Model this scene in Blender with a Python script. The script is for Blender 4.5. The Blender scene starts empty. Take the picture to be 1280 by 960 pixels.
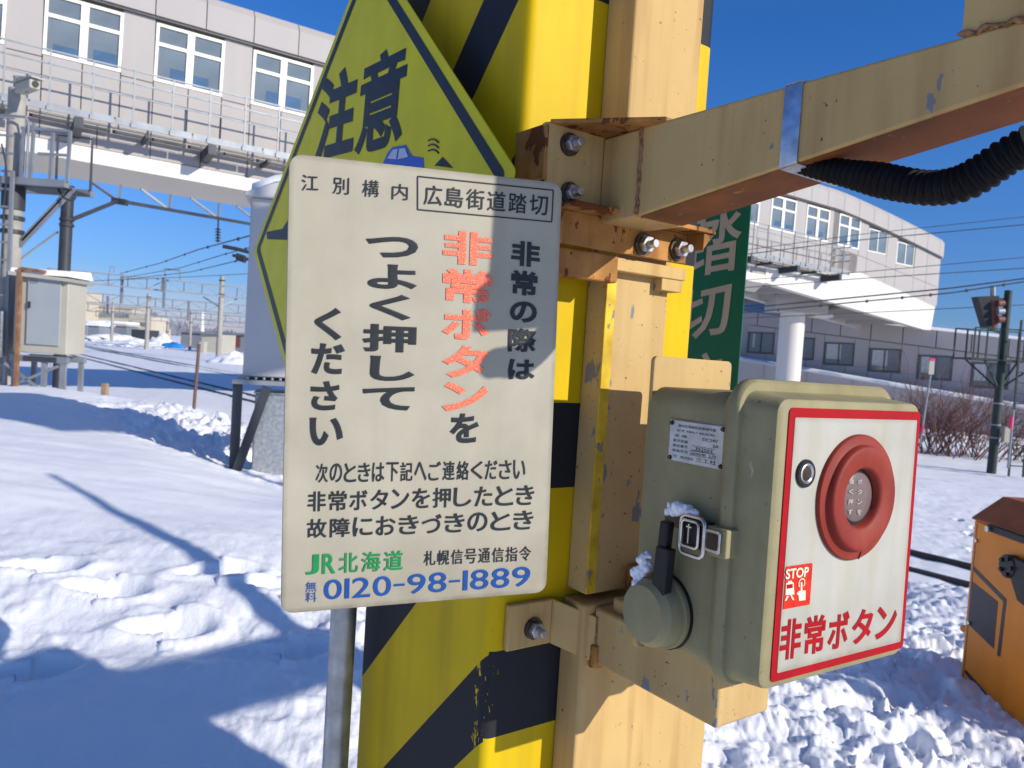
import bpy, math, random
import numpy as np
from mathutils import Vector, Matrix
random.seed(5)
sc = bpy.context.scene
COL = sc.collection
# ------------------------------------------------------------------ camera
FPX = 962.0; PIT = math.radians(2.38); ROL = math.radians(3.7); EYE = 2.6
cR = Vector((1, 0, 0)); cF = Vector((0, math.cos(PIT), -math.sin(PIT))); cU = Vector((0, math.sin(PIT), math.cos(PIT)))
CR = cR * math.cos(ROL) + cU * math.sin(ROL); CU = cU * math.cos(ROL) - cR * math.sin(ROL); CC = Vector((0, 0, EYE))
cam = bpy.data.cameras.new('camera'); camo = bpy.data.objects.new('camera', cam); COL.objects.link(camo)
mw = Matrix((CR, CU, -cF)).transposed().to_4x4(); mw.translation = CC; camo.matrix_world = mw
cam.sensor_width = 36; cam.lens = FPX / 1280 * 36; cam.clip_start = .02; cam.clip_end = 9000
cam.dof.use_dof = True; cam.dof.focus_distance = .86; cam.dof.aperture_fstop = 15
sc.camera = camo
# ------------------------------------------------------------------ sky, sun, exposure
SAZ = math.radians(60); SEL = math.radians(23)           # azimuth measured from straight behind the camera towards the right
SUN = Vector((math.sin(SAZ) * math.cos(SEL), -math.cos(SAZ) * math.cos(SEL), math.sin(SEL)))
w = bpy.data.worlds.new('World'); sc.world = w; w.use_nodes = True
nt = w.node_tree; nt.nodes.clear()
sky = nt.nodes.new('ShaderNodeTexSky'); sky.sky_type = 'NISHITA'; sky.sun_disc = False
sky.sun_elevation = SEL; sky.sun_rotation = math.atan2(SUN.x, SUN.y); sky.altitude = 0; sky.air_density = 1.0; sky.dust_density = .25; sky.ozone_density = 4.0
bg = nt.nodes.new('ShaderNodeBackground'); bg.inputs[1].default_value = .138
out = nt.nodes.new('ShaderNodeOutputWorld')
wtc = nt.nodes.new('ShaderNodeTexCoord'); wsp = nt.nodes.new('ShaderNodeSeparateXYZ'); nt.links.new(wtc.outputs['Generated'], wsp.inputs[0])
wr_ = nt.nodes.new('ShaderNodeValToRGB'); nt.links.new(wsp.outputs[2], wr_.inputs[0]); cr = wr_.color_ramp      # clear cold-air blue
for e_, c_ in ((0, (.62, .59, .93)), (4, (.36, .53, .88)), (13, (.32, .6, 1.0)), (23, (.24, .6, 1.06)), (42, (.85, .86, 1.05))):
    st_ = cr.elements[0] if e_ == 0 else cr.elements.new(math.sin(math.radians(e_))); st_.position = math.sin(math.radians(e_)); st_.color = c_ + (1,)
cr.elements[len(cr.elements) - 1].color = (.85, .86, 1.05, 1)
wm = nt.nodes.new('ShaderNodeMix'); wm.data_type = 'RGBA'; wm.blend_type = 'MULTIPLY'; wm.inputs[0].default_value = 1
nt.links.new(sky.outputs[0], wm.inputs[6]); nt.links.new(wr_.outputs[0], wm.inputs[7]); nt.links.new(wm.outputs[2], bg.inputs[0]); nt.links.new(bg.outputs[0], out.inputs[0])
sl = bpy.data.lights.new('sun', 'SUN'); sl.energy = 4.9; sl.angle = math.radians(.5); sl.color = (1, .93, .82)
so = bpy.data.objects.new('sun', sl); COL.objects.link(so); so.location = (8, -8, 10)
so.rotation_euler = SUN.to_track_quat('Z', 'Y').to_euler()
sc.view_settings.view_transform = 'Standard'; sc.view_settings.look = 'None'; sc.view_settings.exposure = 0; sc.view_settings.gamma = 1
sc.cycles.max_bounces = 6; sc.cycles.diffuse_bounces = 4; sc.cycles.use_denoising = True

# ------------------------------------------------------------------ projection helpers (measuring the place from the photo)
def ray(px, py): return cF + CR * ((px - 640) / FPX) + CU * ((480 - py) / FPX)
def at(px, py, Y):
    d = ray(px, py); return CC + d * (Y / d.y)
def gz(px, py, z=0):
    d = ray(px, py); return CC + d * ((z - EYE) / d.z)
class Frame:
    def __init__(s, O, a, b, k=1.):
        s.k = k; s.O = Vector(O); s.a = Vector(a).normalized(); s.b = Vector(b).normalized(); s.n = s.a.cross(s.b); s.y = -s.n
        s.M = Matrix((s.a * k, s.y * k, s.b * k)).transposed().to_4x4(); s.M.translation = s.O
    def L(s, px, py, y=0.):          # pixel -> local (x, z) on the plane local y = const
        d = ray(px, py); t = ((s.O + s.y * y * s.k - CC).dot(s.y)) / d.dot(s.y); P = CC + d * t - s.O
        return P.dot(s.a) / s.k, P.dot(s.b) / s.k
    def X(s, px, py, x):             # pixel -> local (y, z) on the plane local x = const
        d = ray(px, py); t = ((s.O + s.a * x * s.k - CC).dot(s.a)) / d.dot(s.a); P = CC + d * t - s.O
        return P.dot(s.y) / s.k, P.dot(s.b) / s.k
    def w(s, x, y, z): return s.O + (s.a * x + s.y * y + s.b * z) * s.k
def pose(yaw, pit, rol, O, k=1.):
    y = math.radians(yaw); p = math.radians(pit); r = math.radians(rol)
    e = Vector((math.cos(y), math.sin(y), 0)); n = Vector((math.sin(y), -math.cos(y), 0)); up = Vector((0, 0, 1)) * math.cos(p) + n * math.sin(p)
    return Frame(O, e * math.cos(r) + up * math.sin(r), up * math.cos(r) - e * math.sin(r), k)

# ------------------------------------------------------------------ materials
def mat(name, col, rough=.5, metal=0., var=.12, scale=6., bump=0., bscale=40., chips=None, streak=None, detail=5., spec=.3):
    """chips: list of (threshold, scale, colour, aspect) ; streak: (colour, amount, scale)"""
    m = bpy.data.materials.new(name); m.use_nodes = True; n = m.node_tree; N = n.nodes; K = n.links
    b = N['Principled BSDF']; b.inputs['Roughness'].default_value = rough; b.inputs['Metallic'].default_value = metal
    b.inputs['Specular IOR Level'].default_value = spec
    tc = N.new('ShaderNodeTexCoord'); no = N.new('ShaderNodeTexNoise'); no.inputs['Scale'].default_value = scale; no.inputs['Detail'].default_value = detail
    K.new(tc.outputs['Object'], no.inputs['Vector'])
    mx = N.new('ShaderNodeMix'); mx.data_type = 'RGBA'
    mr = N.new('ShaderNodeMapRange'); mr.inputs[1].default_value = .3; mr.inputs[2].default_value = .7
    K.new(no.outputs['Fac'], mr.inputs[0]); K.new(mr.outputs[0], mx.inputs[0])
    mx.inputs[6].default_value = tuple(max(0, c * (1 - var)) for c in col) + (1,)
    mx.inputs[7].default_value = tuple(min(1, c * (1 + var)) for c in col) + (1,)
    last = mx.outputs[2]; cur = b
    def over(last, fac, c):
        q = N.new('ShaderNodeMix'); q.data_type = 'RGBA'; K.new(fac, q.inputs[0]); K.new(last, q.inputs[6]); q.inputs[7].default_value = tuple(c) + (1,)
        return q.outputs[2]
    if streak:
        c, amt, s = streak
        mp = N.new('ShaderNodeMapping'); mp.inputs['Scale'].default_value = (s, s, s * .08); K.new(tc.outputs['Object'], mp.inputs[0])
        n2 = N.new('ShaderNodeTexNoise'); n2.inputs['Scale'].default_value = 1; n2.inputs['Detail'].default_value = 6; K.new(mp.outputs[0], n2.inputs['Vector'])
        r2 = N.new('ShaderNodeMapRange'); r2.inputs[1].default_value = .48; r2.inputs[2].default_value = .8; r2.inputs[4].default_value = amt; K.new(n2.outputs['Fac'], r2.inputs[0])
        last = over(last, r2.outputs[0], c)
    for k, (th, s, c, asp) in enumerate(chips or []):
        mp = N.new('ShaderNodeMapping'); mp.inputs['Scale'].default_value = (s, s, s * asp); mp.inputs['Location'].default_value = (k * 7.3, k * 3.1, k); K.new(tc.outputs['Object'], mp.inputs[0])
        n3 = N.new('ShaderNodeTexNoise'); n3.inputs['Scale'].default_value = 1; n3.inputs['Detail'].default_value = 8; n3.inputs['Roughness'].default_value = .6; K.new(mp.outputs[0], n3.inputs['Vector'])
        r3 = N.new('ShaderNodeMapRange'); r3.inputs[1].default_value = th; r3.inputs[2].default_value = th + .012; K.new(n3.outputs['Fac'], r3.inputs[0])
        last = over(last, r3.outputs[0], c)
    K.new(last, b.inputs['Base Color'])
    if bump:
        nb = N.new('ShaderNodeTexNoise'); nb.inputs['Scale'].default_value = bscale; nb.inputs['Detail'].default_value = 6; K.new(tc.outputs['Object'], nb.inputs['Vector'])
        bp = N.new('ShaderNodeBump'); bp.inputs['Strength'].default_value = 1; bp.inputs['Distance'].default_value = bump; K.new(nb.outputs['Fac'], bp.inputs['Height']); K.new(bp.outputs[0], b.inputs['Normal'])
    m['_last'] = 0
    return m
RUST = (.16, .055, .02); GREYM = (.2, .21, .22)
BEIGE = (.54, .365, .145)
M = {}
M['beige'] = mat('beige paint', BEIGE, .6, var=.06, scale=9, spec=.14, bump=.0003, bscale=160, chips=[(.68, 120, (.14, .055, .022), 1), (.695, 30, GREYM, .5)], streak=((.27, .13, .045), .6, 34))
M['beige_peel'] = mat('peeling beige paint', (.53, .37, .160), .6, var=.08, scale=9, spec=.14, bump=.0004, bscale=120, chips=[(.625, 26, GREYM, .4), (.655, 150, (.16, .06, .025), 1)], streak=((.34, .18, .06), .5, 24))
M['beige_rust'] = mat('rust stained beige paint', (.40, .19, .055), .7, var=.4, scale=16, spec=.14, bump=.0006, bscale=140, chips=[(.56, 34, (.14, .045, .016), .5), (.66, 120, (.07, .025, .012), 1)], streak=((.24, .08, .022), .9, 40))
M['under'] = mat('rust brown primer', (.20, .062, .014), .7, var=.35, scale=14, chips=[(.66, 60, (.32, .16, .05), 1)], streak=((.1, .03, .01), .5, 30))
M['weld'] = mat('rusty weld', (.26, .13, .06), .8, var=.6, scale=160, bump=.001, bscale=300)
M['steel'] = mat('zinc plated steel', (.5, .5, .5), .35, .9, var=.25, scale=80)
M['washer'] = mat('dark rusted washer', (.1, .07, .05), .5, .6, var=.5, scale=90)
M['galv'] = mat('galvanised steel', (.42, .44, .45), .42, .75, var=.25, scale=30, bump=.0003, bscale=90, streak=((.22, .23, .24), .6, 60))
M['strap'] = mat('stainless strap', (.45, .46, .5), .3, .9, var=.35, scale=50, bump=.0004, bscale=90)
M['sign_white'] = mat('aged cream sign enamel', (.39, .36, .275), .5, var=.10, scale=14, bump=.00012, bscale=350, chips=[(.70, 420, (.24, .22, .17), 1), (.76, 150, (.2, .15, .1), 1)], streak=((.33, .29, .2), .45, 22))
M['ink'] = mat('black sign ink', (.018, .022, .024), .45, var=.2, scale=60)
M['ink_red'] = mat('faded red sign ink', (.78, .13, .06), .5, var=.1, scale=60, chips=[(.56, 900, (.8, .42, .3), 1)])
M['ink_green'] = mat('green sign ink', (.01, .22, .06), .45, var=.1, scale=60)
M['ink_blue'] = mat('blue sign ink', (.008, .065, .27), .45, var=.1, scale=60)
M['lime'] = mat('yellow green sign sheeting', (.66, .58, .006), .45, var=.08, scale=12, spec=.2, bump=.0002, bscale=60, chips=[(.7, 120, (.3, .3, .04), 1)])
M['green'] = mat('green sign sheeting', (.0, .12, .05), .4, var=.08, scale=12)
M['greenletter'] = mat('dull white sheeting', (.42, .37, .33), .5, var=.1, scale=20)
M['box'] = mat('grey green moulded plastic', (.29, .258, .135), .55, var=.1, scale=30, spec=.2, bump=.00035, bscale=420, streak=((.19, .17, .10), .6, 26), chips=[(.67, 160, (.15, .135, .085), 1), (.70, 60, (.40, .38, .28), .3)])
M['panel'] = mat('white painted panel', (.43, .42, .365), .35, var=.07, scale=18, bump=.0001, bscale=200, streak=((.36, .32, .2), .5, 40), chips=[(.72, 200, (.25, .2, .12), 1)])
M['red'] = mat('red paint', (.34, .004, .008), .5, var=.12, scale=30, spec=.15)
M['button'] = mat('weathered red plastic', (.22, .022, .011), .6, var=.12, scale=30, bump=.0003, bscale=90, streak=((.36, .07, .04), .4, 40))
M['lens'] = mat('milky button membrane', (.17, .125, .12), .3, var=.08, scale=50)
M['black'] = mat('black rubber', (.015, .015, .016), .45, var=.3, scale=40)
M['hose'] = mat('corrugated black hose', (.008, .008, .009), .5, var=.4, scale=30, spec=.12)
M['chrome'] = mat('worn chrome', (.55, .53, .5), .25, .95, var=.3, scale=60)
M['darkmetal'] = mat('dark bronze metal', (.07, .05, .035), .4, .7, var=.4, scale=60)
M['plate'] = mat('engraved aluminium plate', (.5, .5, .49), .4, .5, var=.15, scale=60, bump=.0002, bscale=300)
M['white'] = mat('cream lettering', (.75, .68, .5), .5, var=.05)
M['orange'] = mat('orange machine paint', (.78, .23, .006), .42, var=.08, scale=5, streak=((.5, .16, .01), .25, 9))
M['orange_top'] = mat('brownish orange lid', (.38, .1, .03), .6, var=.25, scale=6)
M['navy'] = mat('black stripe paint', (.015, .02, .035), .4, var=.2, scale=8)
M['concrete'] = mat('pole concrete', (.36, .34, .3), .85, var=.15, scale=5, bump=.003, bscale=20, streak=((.22, .2, .18), .5, 4))
M['galv_far'] = mat('dull galvanised steel', (.26, .28, .30), .5, .35, var=.15, scale=3)
M['dark_far'] = mat('dark painted steel', (.05, .055, .065), .5, .2, var=.3, scale=2)
M['green_far'] = mat('dark green steel pole', (.03, .045, .04), .5, .1, var=.3, scale=2)
M['cab_white'] = mat('pale enamel cabinet', (.44, .42, .35), .45, var=.06, scale=2, streak=((.4, .33, .2), .35, 3))
M['cab_door'] = mat('light grey cabinet door', (.33, .36, .37), .45, var=.05, scale=2)
M['cab_grey'] = mat('white grey equipment cabinet', (.46, .46, .46), .45, var=.05, scale=2)
M['bridge'] = mat('pinkish beige cladding', (.385, .36, .34), .6, var=.025, scale=.7, streak=((.52, .47, .44), .3, 1.2))
M['girder'] = mat('white girder paint', (.70, .66, .60), .5, var=.03, scale=.5)
M['soffit'] = mat('grey white soffit', (.46, .43, .39), .6, var=.05, scale=.5, streak=((.4, .35, .3), .3, 1))
M['wframe'] = mat('cream window frame', (.82, .8, .7), .4, var=.03)
M['glass'] = mat('dark window glass', (.16, .19, .20), .05, var=.3, scale=.8, spec=.9)
M['curtain'] = mat('pale curtain', (.6, .6, .55), .8, var=.1)
M['lowwall'] = mat('lilac grey cladding', (.50, .45, .42), .65, var=.04, scale=.6)
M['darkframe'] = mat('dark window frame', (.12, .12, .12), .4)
M['twig'] = mat('red brown twigs', (.19, .095, .075), .8, var=.3, scale=3)
M['wood'] = mat('weathered wood', (.3, .22, .14), .8, var=.2, scale=6)
M['rail'] = mat('dark steel rail', (.05, .04, .04), .45, .4, var=.3, scale=3)
M['farwall'] = mat('beige plaster', (.5, .45, .36), .8, var=.06, scale=.2)
M['farshade'] = mat('grey siding', (.2, .22, .25), .8, var=.1, scale=.3)
M['blue_tarp'] = mat('blue tarpaulin', (.03, .22, .6), .5, var=.2, scale=1)
M['blue_roof'] = mat('blue roof sheet', (.04, .14, .42), .4, var=.1, scale=1)
M['pink'] = mat('pink red reflective band', (.7, .05, .15), .5)
M['signal_red'] = mat('faded red signal housing', (.16, .06, .045), .5, var=.3, scale=6)
def edge_grime(m, hx, hz, col, foot=.12):
    """dirt that has gathered along a sheet's rim and lower edge"""
    N = m.node_tree.nodes; K = m.node_tree.links; b = N['Principled BSDF']; src = b.inputs['Base Color'].links[0].from_socket
    tc = N.new('ShaderNodeTexCoord'); sp = N.new('ShaderNodeSeparateXYZ'); K.new(tc.outputs['Object'], sp.inputs[0])
    def mth(op, a, c):
        q = N.new('ShaderNodeMath'); q.operation = op
        for i, v in enumerate((a, c)):
            if isinstance(v, (int, float)): q.inputs[i].default_value = v
            else: K.new(v, q.inputs[i])
        return q.outputs[0]
    ex = mth('SUBTRACT', mth('ABSOLUTE', sp.outputs[0], 0), hx - .006); ez = mth('SUBTRACT', mth('ABSOLUTE', sp.outputs[2], 0), hz - .006)
    rim = mth('MULTIPLY', mth('MAXIMUM', mth('MAXIMUM', ex, ez), 0), 110)
    low = mth('MULTIPLY', mth('MAXIMUM', mth('SUBTRACT', -hz + .075, sp.outputs[2]), 0), 6)
    no = N.new('ShaderNodeTexNoise'); no.inputs['Scale'].default_value = 45; no.inputs['Detail'].default_value = 7; K.new(tc.outputs['Object'], no.inputs['Vector'])
    f = mth('MULTIPLY', mth('ADD', rim, low), mth('ADD', mth('MULTIPLY', no.outputs['Fac'], 1.6), -.15)); f = mth('MINIMUM', f, .75)
    q = N.new('ShaderNodeMix'); q.data_type = 'RGBA'; K.new(f, q.inputs[0]); K.new(src, q.inputs[6]); q.inputs[7].default_value = col + (1,); K.new(q.outputs[2], b.inputs['Base Color'])
edge_grime(M['sign_white'], .1463, .232, (.17, .15, .10))
edge_grime(M['panel'], .0966, .113, (.26, .24, .17))
# snow
def snow_mat(name, fine=1.0):
    m = bpy.data.materials.new(name); m.use_nodes = True; N = m.node_tree.nodes; K = m.node_tree.links; b = N['Principled BSDF']
    b.inputs['Roughness'].default_value = .75; b.inputs['Specular IOR Level'].default_value = .25
    geo = N.new('ShaderNodeNewGeometry'); n1 = N.new('ShaderNodeTexNoise'); n1.inputs['Scale'].default_value = 1.3; n1.inputs['Detail'].default_value = 6
    K.new(geo.outputs['Position'], n1.inputs['Vector'])
    mx = N.new('ShaderNodeMix'); mx.data_type = 'RGBA'; mx.inputs[6].default_value = (.80, .815, .85, 1); mx.inputs[7].default_value = (.9, .9, .92, 1); K.new(n1.outputs['Fac'], mx.inputs[0])
    n4 = N.new('ShaderNodeTexNoise'); n4.inputs['Scale'].default_value = 5; n4.inputs['Detail'].default_value = 9; n4.inputs['Roughness'].default_value = .72; K.new(geo.outputs['Position'], n4.inputs['Vector'])
    r4 = N.new('ShaderNodeMapRange'); r4.inputs[1].default_value = .63; r4.inputs[2].default_value = .74; r4.inputs[4].default_value = .45; K.new(n4.outputs['Fac'], r4.inputs[0])
    m4 = N.new('ShaderNodeMix'); m4.data_type = 'RGBA'; m4.inputs[7].default_value = (.55, .50, .44, 1); K.new(r4.outputs[0], m4.inputs[0]); K.new(mx.outputs[2], m4.inputs[6])
    K.new(m4.outputs[2], b.inputs['Base Color'])
    n2 = N.new('ShaderNodeTexNoise'); n2.inputs['Scale'].default_value = 55 * fine; n2.inputs['Detail'].default_value = 8; n2.inputs['Roughness'].default_value = .65; K.new(geo.outputs['Position'], n2.inputs['Vector'])
    bp = N.new('ShaderNodeBump'); bp.inputs['Distance'].default_value = .006 / fine; bp.inputs['Strength'].default_value = .6; K.new(n2.outputs['Fac'], bp.inputs['Height']); K.new(bp.outputs[0], b.inputs['Normal'])
    return m
M['snow'] = snow_mat('snow'); M['snow_near'] = snow_mat('clinging snow', 7.)
# striped post paint : uv = (distance round the left face, height)
def stripe_mat():
    m = mat('yellow and black hazard paint', (.64, .44, .004), .55, var=.1, scale=6, spec=.16, bump=.0003, bscale=70, chips=[(.71, 90, (.2, .12, .02), 1), (.74, 30, (.45, .40, .25), .5)], streak=((.30, .20, .02), .55, 16))
    N = m.node_tree.nodes; K = m.node_tree.links; b = N['Principled BSDF']; src = b.inputs['Base Color'].links[0].from_socket
    uv = N.new('ShaderNodeUVMap'); uv.uv_map = 'wrap'; sp = N.new('ShaderNodeSeparateXYZ'); K.new(uv.outputs[0], sp.inputs[0])
    def mth(op, a, b_=None, c=None):
        q = N.new('ShaderNodeMath'); q.operation = op
        for i, v in enumerate((a, b_, c)):
            if v is None: continue
            if isinstance(v, (int, float)): q.inputs[i].default_value = v
            else: K.new(v, q.inputs[i])
        return q.outputs[0]
    s = mth('MAXIMUM', sp.outputs[0], 0.0); zz = mth('ADD', sp.outputs[1], mth('MULTIPLY', s, 1.05))
    f = mth('FRACT', mth('DIVIDE', mth('SUBTRACT', zz, 2.083), .3335)); blk = mth('LESS_THAN', f, .355)
    # wear: scratches through the black along the corner and in fine diagonal scuffs
    tc = N.new('ShaderNodeTexCoord'); mp = N.new('ShaderNodeMapping'); mp.inputs['Scale'].default_value = (210, 90, 34); mp.inputs['Rotation'].default_value = (0, .3, 0); K.new(tc.outputs['Object'], mp.inputs[0])
    ns = N.new('ShaderNodeTexNoise'); ns.inputs['Scale'].default_value = 1; ns.inputs['Detail'].default_value = 12; ns.inputs['Roughness'].default_value = .68; K.new(mp.outputs[0], ns.inputs['Vector'])
    edge = mth('SUBTRACT', .13, mth('MULTIPLY', mth('ABSOLUTE', mth('ADD', sp.outputs[0], -.012)), 2.5)); edge = mth('MAXIMUM', edge, 0)
    wear = mth('GREATER_THAN', mth('ADD', ns.outputs['Fac'], edge), .70)
    blk2 = mth('MULTIPLY', blk, mth('SUBTRACT', 1, wear))
    mx = N.new('ShaderNodeMix'); mx.data_type = 'RGBA'; K.new(blk2, mx.inputs[0]); K.new(src, mx.inputs[6]); mx.inputs[7].default_value = (.022, .023, .027, 1)
    K.new(mx.outputs[2], b.inputs['Base Color'])
    return m
M['stripe'] = stripe_mat()

# ------------------------------------------------------------------ mesh helpers
class MB:
    def __init__(s): s.v = []; s.f = []; s.uv = None
    def add(s, vs, fs):
        k = len(s.v); s.v += [tuple(v) for v in vs]; s.f += [tuple(i + k for i in f) for f in fs]; return s
    def box(s, x0, x1, y0, y1, z0, z1):
        if x0 > x1: x0, x1 = x1, x0
        if y0 > y1: y0, y1 = y1, y0
        if z0 > z1: z0, z1 = z1, z0
        return s.add([(x0, y0, z0), (x1, y0, z0), (x1, y1, z0), (x0, y1, z0), (x0, y0, z1), (x1, y0, z1), (x1, y1, z1), (x0, y1, z1)],
                     [(0, 3, 2, 1), (4, 5, 6, 7), (0, 1, 5, 4), (1, 2, 6, 5), (2, 3, 7, 6), (3, 0, 4, 7)])
    def obox(s, c, ax, ay, az):     # oriented box: centre and three half-axis vectors
        c = Vector(c); ax = Vector(ax); ay = Vector(ay); az = Vector(az)
        if ax.cross(ay).dot(az) < 0: ax = -ax
        vs = [c + ax * i + ay * j + az * k for i, j, k in ((-1, -1, -1), (1, -1, -1), (1, 1, -1), (-1, 1, -1), (-1, -1, 1), (1, -1, 1), (1, 1, 1), (-1, 1, 1))]
        return s.add(vs, [(0, 3, 2, 1), (4, 5, 6, 7), (0, 1, 5, 4), (1, 2, 6, 5), (2, 3, 7, 6), (3, 0, 4, 7)])
    def beam(s, p, q, wd, ht=None, up=(0, 0, 1)):
        p = Vector(p); q = Vector(q); d = (q - p); L = d.length; d.normalize(); u = Vector(up)
        sd = d.cross(u)
        if sd.length < 1e-4: sd = d.cross(Vector((1, 0, 0)))
        sd.normalize(); u = sd.cross(d); ht = ht or wd
        return s.obox((p + q) / 2, d * (L / 2), sd * (wd / 2), u * (ht / 2))
    def prism(s, pts, y0, y1):      # polygon in x,z extruded along y (y0 = near side)
        n = len(pts); a = sum(pts[i][0] * pts[(i + 1) % n][1] - pts[(i + 1) % n][0] * pts[i][1] for i in range(n))
        if a < 0: pts = pts[::-1]
        vs = [(x, y0, z) for x, z in pts] + [(x, y1, z) for x, z in pts]
        return s.add(vs, [tuple(range(n)), tuple(range(2 * n - 1, n - 1, -1))] + [((i + 1) % n, i, n + i, n + (i + 1) % n) for i in range(n)])
    def cyl(s, p, q, r, r2=None, seg=12, cap=True):
        p = Vector(p); q = Vector(q); r2 = r if r2 is None else r2; d = (q - p).normalized(); t = Vector((0, 0, 1)) if abs(d.z) < .9 else Vector((1, 0, 0))
        a = d.cross(t).normalized(); b = d.cross(a); A = []; B = []
        for i in range(seg):
            an = 2 * math.pi * i / seg; o = a * math.cos(an) + b * math.sin(an); A.append(p + o * r); B.append(q + o * r2)
        fs = [(i, (i + 1) % seg, seg + (i + 1) % seg, seg + i) for i in range(seg)]
        if cap: fs += [tuple(range(seg - 1, -1, -1)), tuple(range(seg, 2 * seg))]
        return s.add(A + B, fs)
    def tube(s, pts, r, seg=8, closed=False):
        pts = [Vector(p) for p in pts]; n = len(pts); rr = r if isinstance(r, (list, tuple)) else [r] * n; rings = []; a = None
        for i, p in enumerate(pts):
            if closed: d = pts[(i + 1) % n] - pts[i - 1]
            else: d = pts[min(i + 1, n - 1)] - pts[max(i - 1, 0)]
            d.normalize()
            if a is None: a = d.cross(Vector((.01, .02, 1))).normalized() if abs(d.z) < .95 else d.cross(Vector((1, 0, 0))).normalized()
            a = (a - d * a.dot(d)).normalized(); b = d.cross(a)
            rings.append([p + (a * math.cos(2 * math.pi * k / seg) + b * math.sin(2 * math.pi * k / seg)) * rr[i] for k in range(seg)])
        vs = [v for R in rings for v in R]; fs = []
        for i in range(n if closed else n - 1):
            j = (i + 1) % n
            fs += [(i * seg + k, i * seg + (k + 1) % seg, j * seg + (k + 1) % seg, j * seg + k) for k in range(seg)]
        if not closed: fs += [tuple(range(seg - 1, -1, -1)), tuple(range((n - 1) * seg, n * seg))]
        return s.add(vs, fs)
    def rings(s, loops, cap0=True, cap1=True):      # loft closed loops (same count)
        n = len(loops[0]); vs = [v for R in loops for v in R]; fs = []
        for i in range(len(loops) - 1):
            fs += [(i * n + k, i * n + (k + 1) % n, (i + 1) * n + (k + 1) % n, (i + 1) * n + k) for k in range(n)]
        if cap0: fs.append(tuple(range(n - 1, -1, -1)))
        if cap1: fs.append(tuple(range((len(loops) - 1) * n, len(loops) * n)))
        return s.add(vs, fs)
    def mesh(s, name, m, smooth=None):
        me = bpy.data.meshes.new(name); me.from_pydata(s.v, [], s.f); me.materials.append(m)
        if smooth:
            me.polygons.foreach_set('use_smooth', [True] * len(me.polygons)); me.set_sharp_from_angle(angle=math.radians(smooth))
        me.update(); return me
    def build(s, name, m, parent=None, bevel=0, smooth=None, seg=2):
        return link(name, s.mesh(name, m, smooth or (35 if bevel else None)), parent, bevel, seg)
def link(name, me, parent=None, bevel=0, seg=2):
    o = bpy.data.objects.new(name, me); COL.objects.link(o)
    if parent: o.parent = parent
    if bevel:
        b = o.modifiers.new('bevel', 'BEVEL'); b.width = bevel; b.segments = seg; b.limit_method = 'ANGLE'; b.angle_limit = math.radians(40)
    return o
def tag(o, label=None, cat=None, group=None, kind=None):
    if label: o['label'] = label
    if cat: o['category'] = cat
    if group: o['group'] = group
    if kind: o['kind'] = kind
    return o
def thing(name, label, cat, fr=None, loc=None, group=None):
    o = bpy.data.objects.new(name, None); COL.objects.link(o); o.empty_display_size = .1
    if fr is not None: o.matrix_world = fr.M if isinstance(fr, Frame) else fr
    if loc is not None: o.location = loc
    return tag(o, label, cat, group)
class WB:       # world-space builder that stores relative to a thing's location
    def __init__(s, root): s.r = root; s.o = Vector(root.location)
    def __call__(s, name, m, mb, bevel=0, smooth=None):
        mb.v = [tuple(Vector(v) - s.o) for v in mb.v]; return mb.build(name, m, s.r, bevel, smooth)
def rrect(x0, x1, z0, z1, r, seg=5):
    out = []
    for cx, cz, a0 in ((x1 - r, z1 - r, 0), (x0 + r, z1 - r, 90), (x0 + r, z0 + r, 180), (x1 - r, z0 + r, 270)):
        for k in range(seg + 1):
            a = math.radians(a0 + 90 * k / seg); out.append((cx + r * math.cos(a), cz + r * math.sin(a)))
    return out
def text(s, fr, Lp, Rp, h, m, parent, bold=0., y=-.0006, name='lettering', label=None):
    """flat printed lettering fitted between two pixels on the frame's plane, h = height in pixels"""
    cu = bpy.data.curves.new('t', 'FONT'); cu.body = s; cu.bevel_depth = bold; cu.bevel_resolution = 0; cu.resolution_u = 4
    o = bpy.data.objects.new('t', cu); me = bpy.data.meshes.new_from_object(o)
    me.name = name; n = len(me.vertices); co = np.empty(n * 3, 'f'); me.vertices.foreach_get('co', co); co = co.reshape(-1, 3)
    x0, x1 = co[:, 0].min(), co[:, 0].max(); z0, z1 = co[:, 1].min(), co[:, 1].max()
    lx, lz = fr.L(*Lp, y); rx, rz = fr.L(*Rp, y); cx = (Lp[0] + Rp[0]) / 2; cy = (Lp[1] + Rp[1]) / 2
    H = fr.L(cx, cy - h / 2, y)[1] - fr.L(cx, cy + h / 2, y)[1]
    dz = -np.abs(co[:, 2]) / max(bold, 1e-6) * .0001 * np.sign(bold) if bold else np.zeros(n)
    t = (co[:, 0] - x0) / (x1 - x0); q = (co[:, 1] - z0) / (z1 - z0) - .5
    nv = np.stack([lx + (rx - lx) * t, y + dz * 0 + np.where(co[:, 2] > 0, -.00012, 0) * (1 if bold else 0), lz + (rz - lz) * t + q * H], 1).astype('f')
    me.vertices.foreach_set('co', nv.ravel()); me.materials.clear(); me.materials.append(m)
    me.polygons.foreach_set('material_index', [0] * len(me.polygons)); me.polygons.foreach_set('use_smooth', [False] * len(me.polygons)); me.update()
    bpy.data.objects.remove(o); bpy.data.curves.remove(cu)
    ob = link(name, me, parent)
    if label: ob['label'] = label
    return ob
def quadpx(fr, pts, y0, y1): return MB().prism([fr.L(*p, y0) for p in pts], y0, y1)
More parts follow.
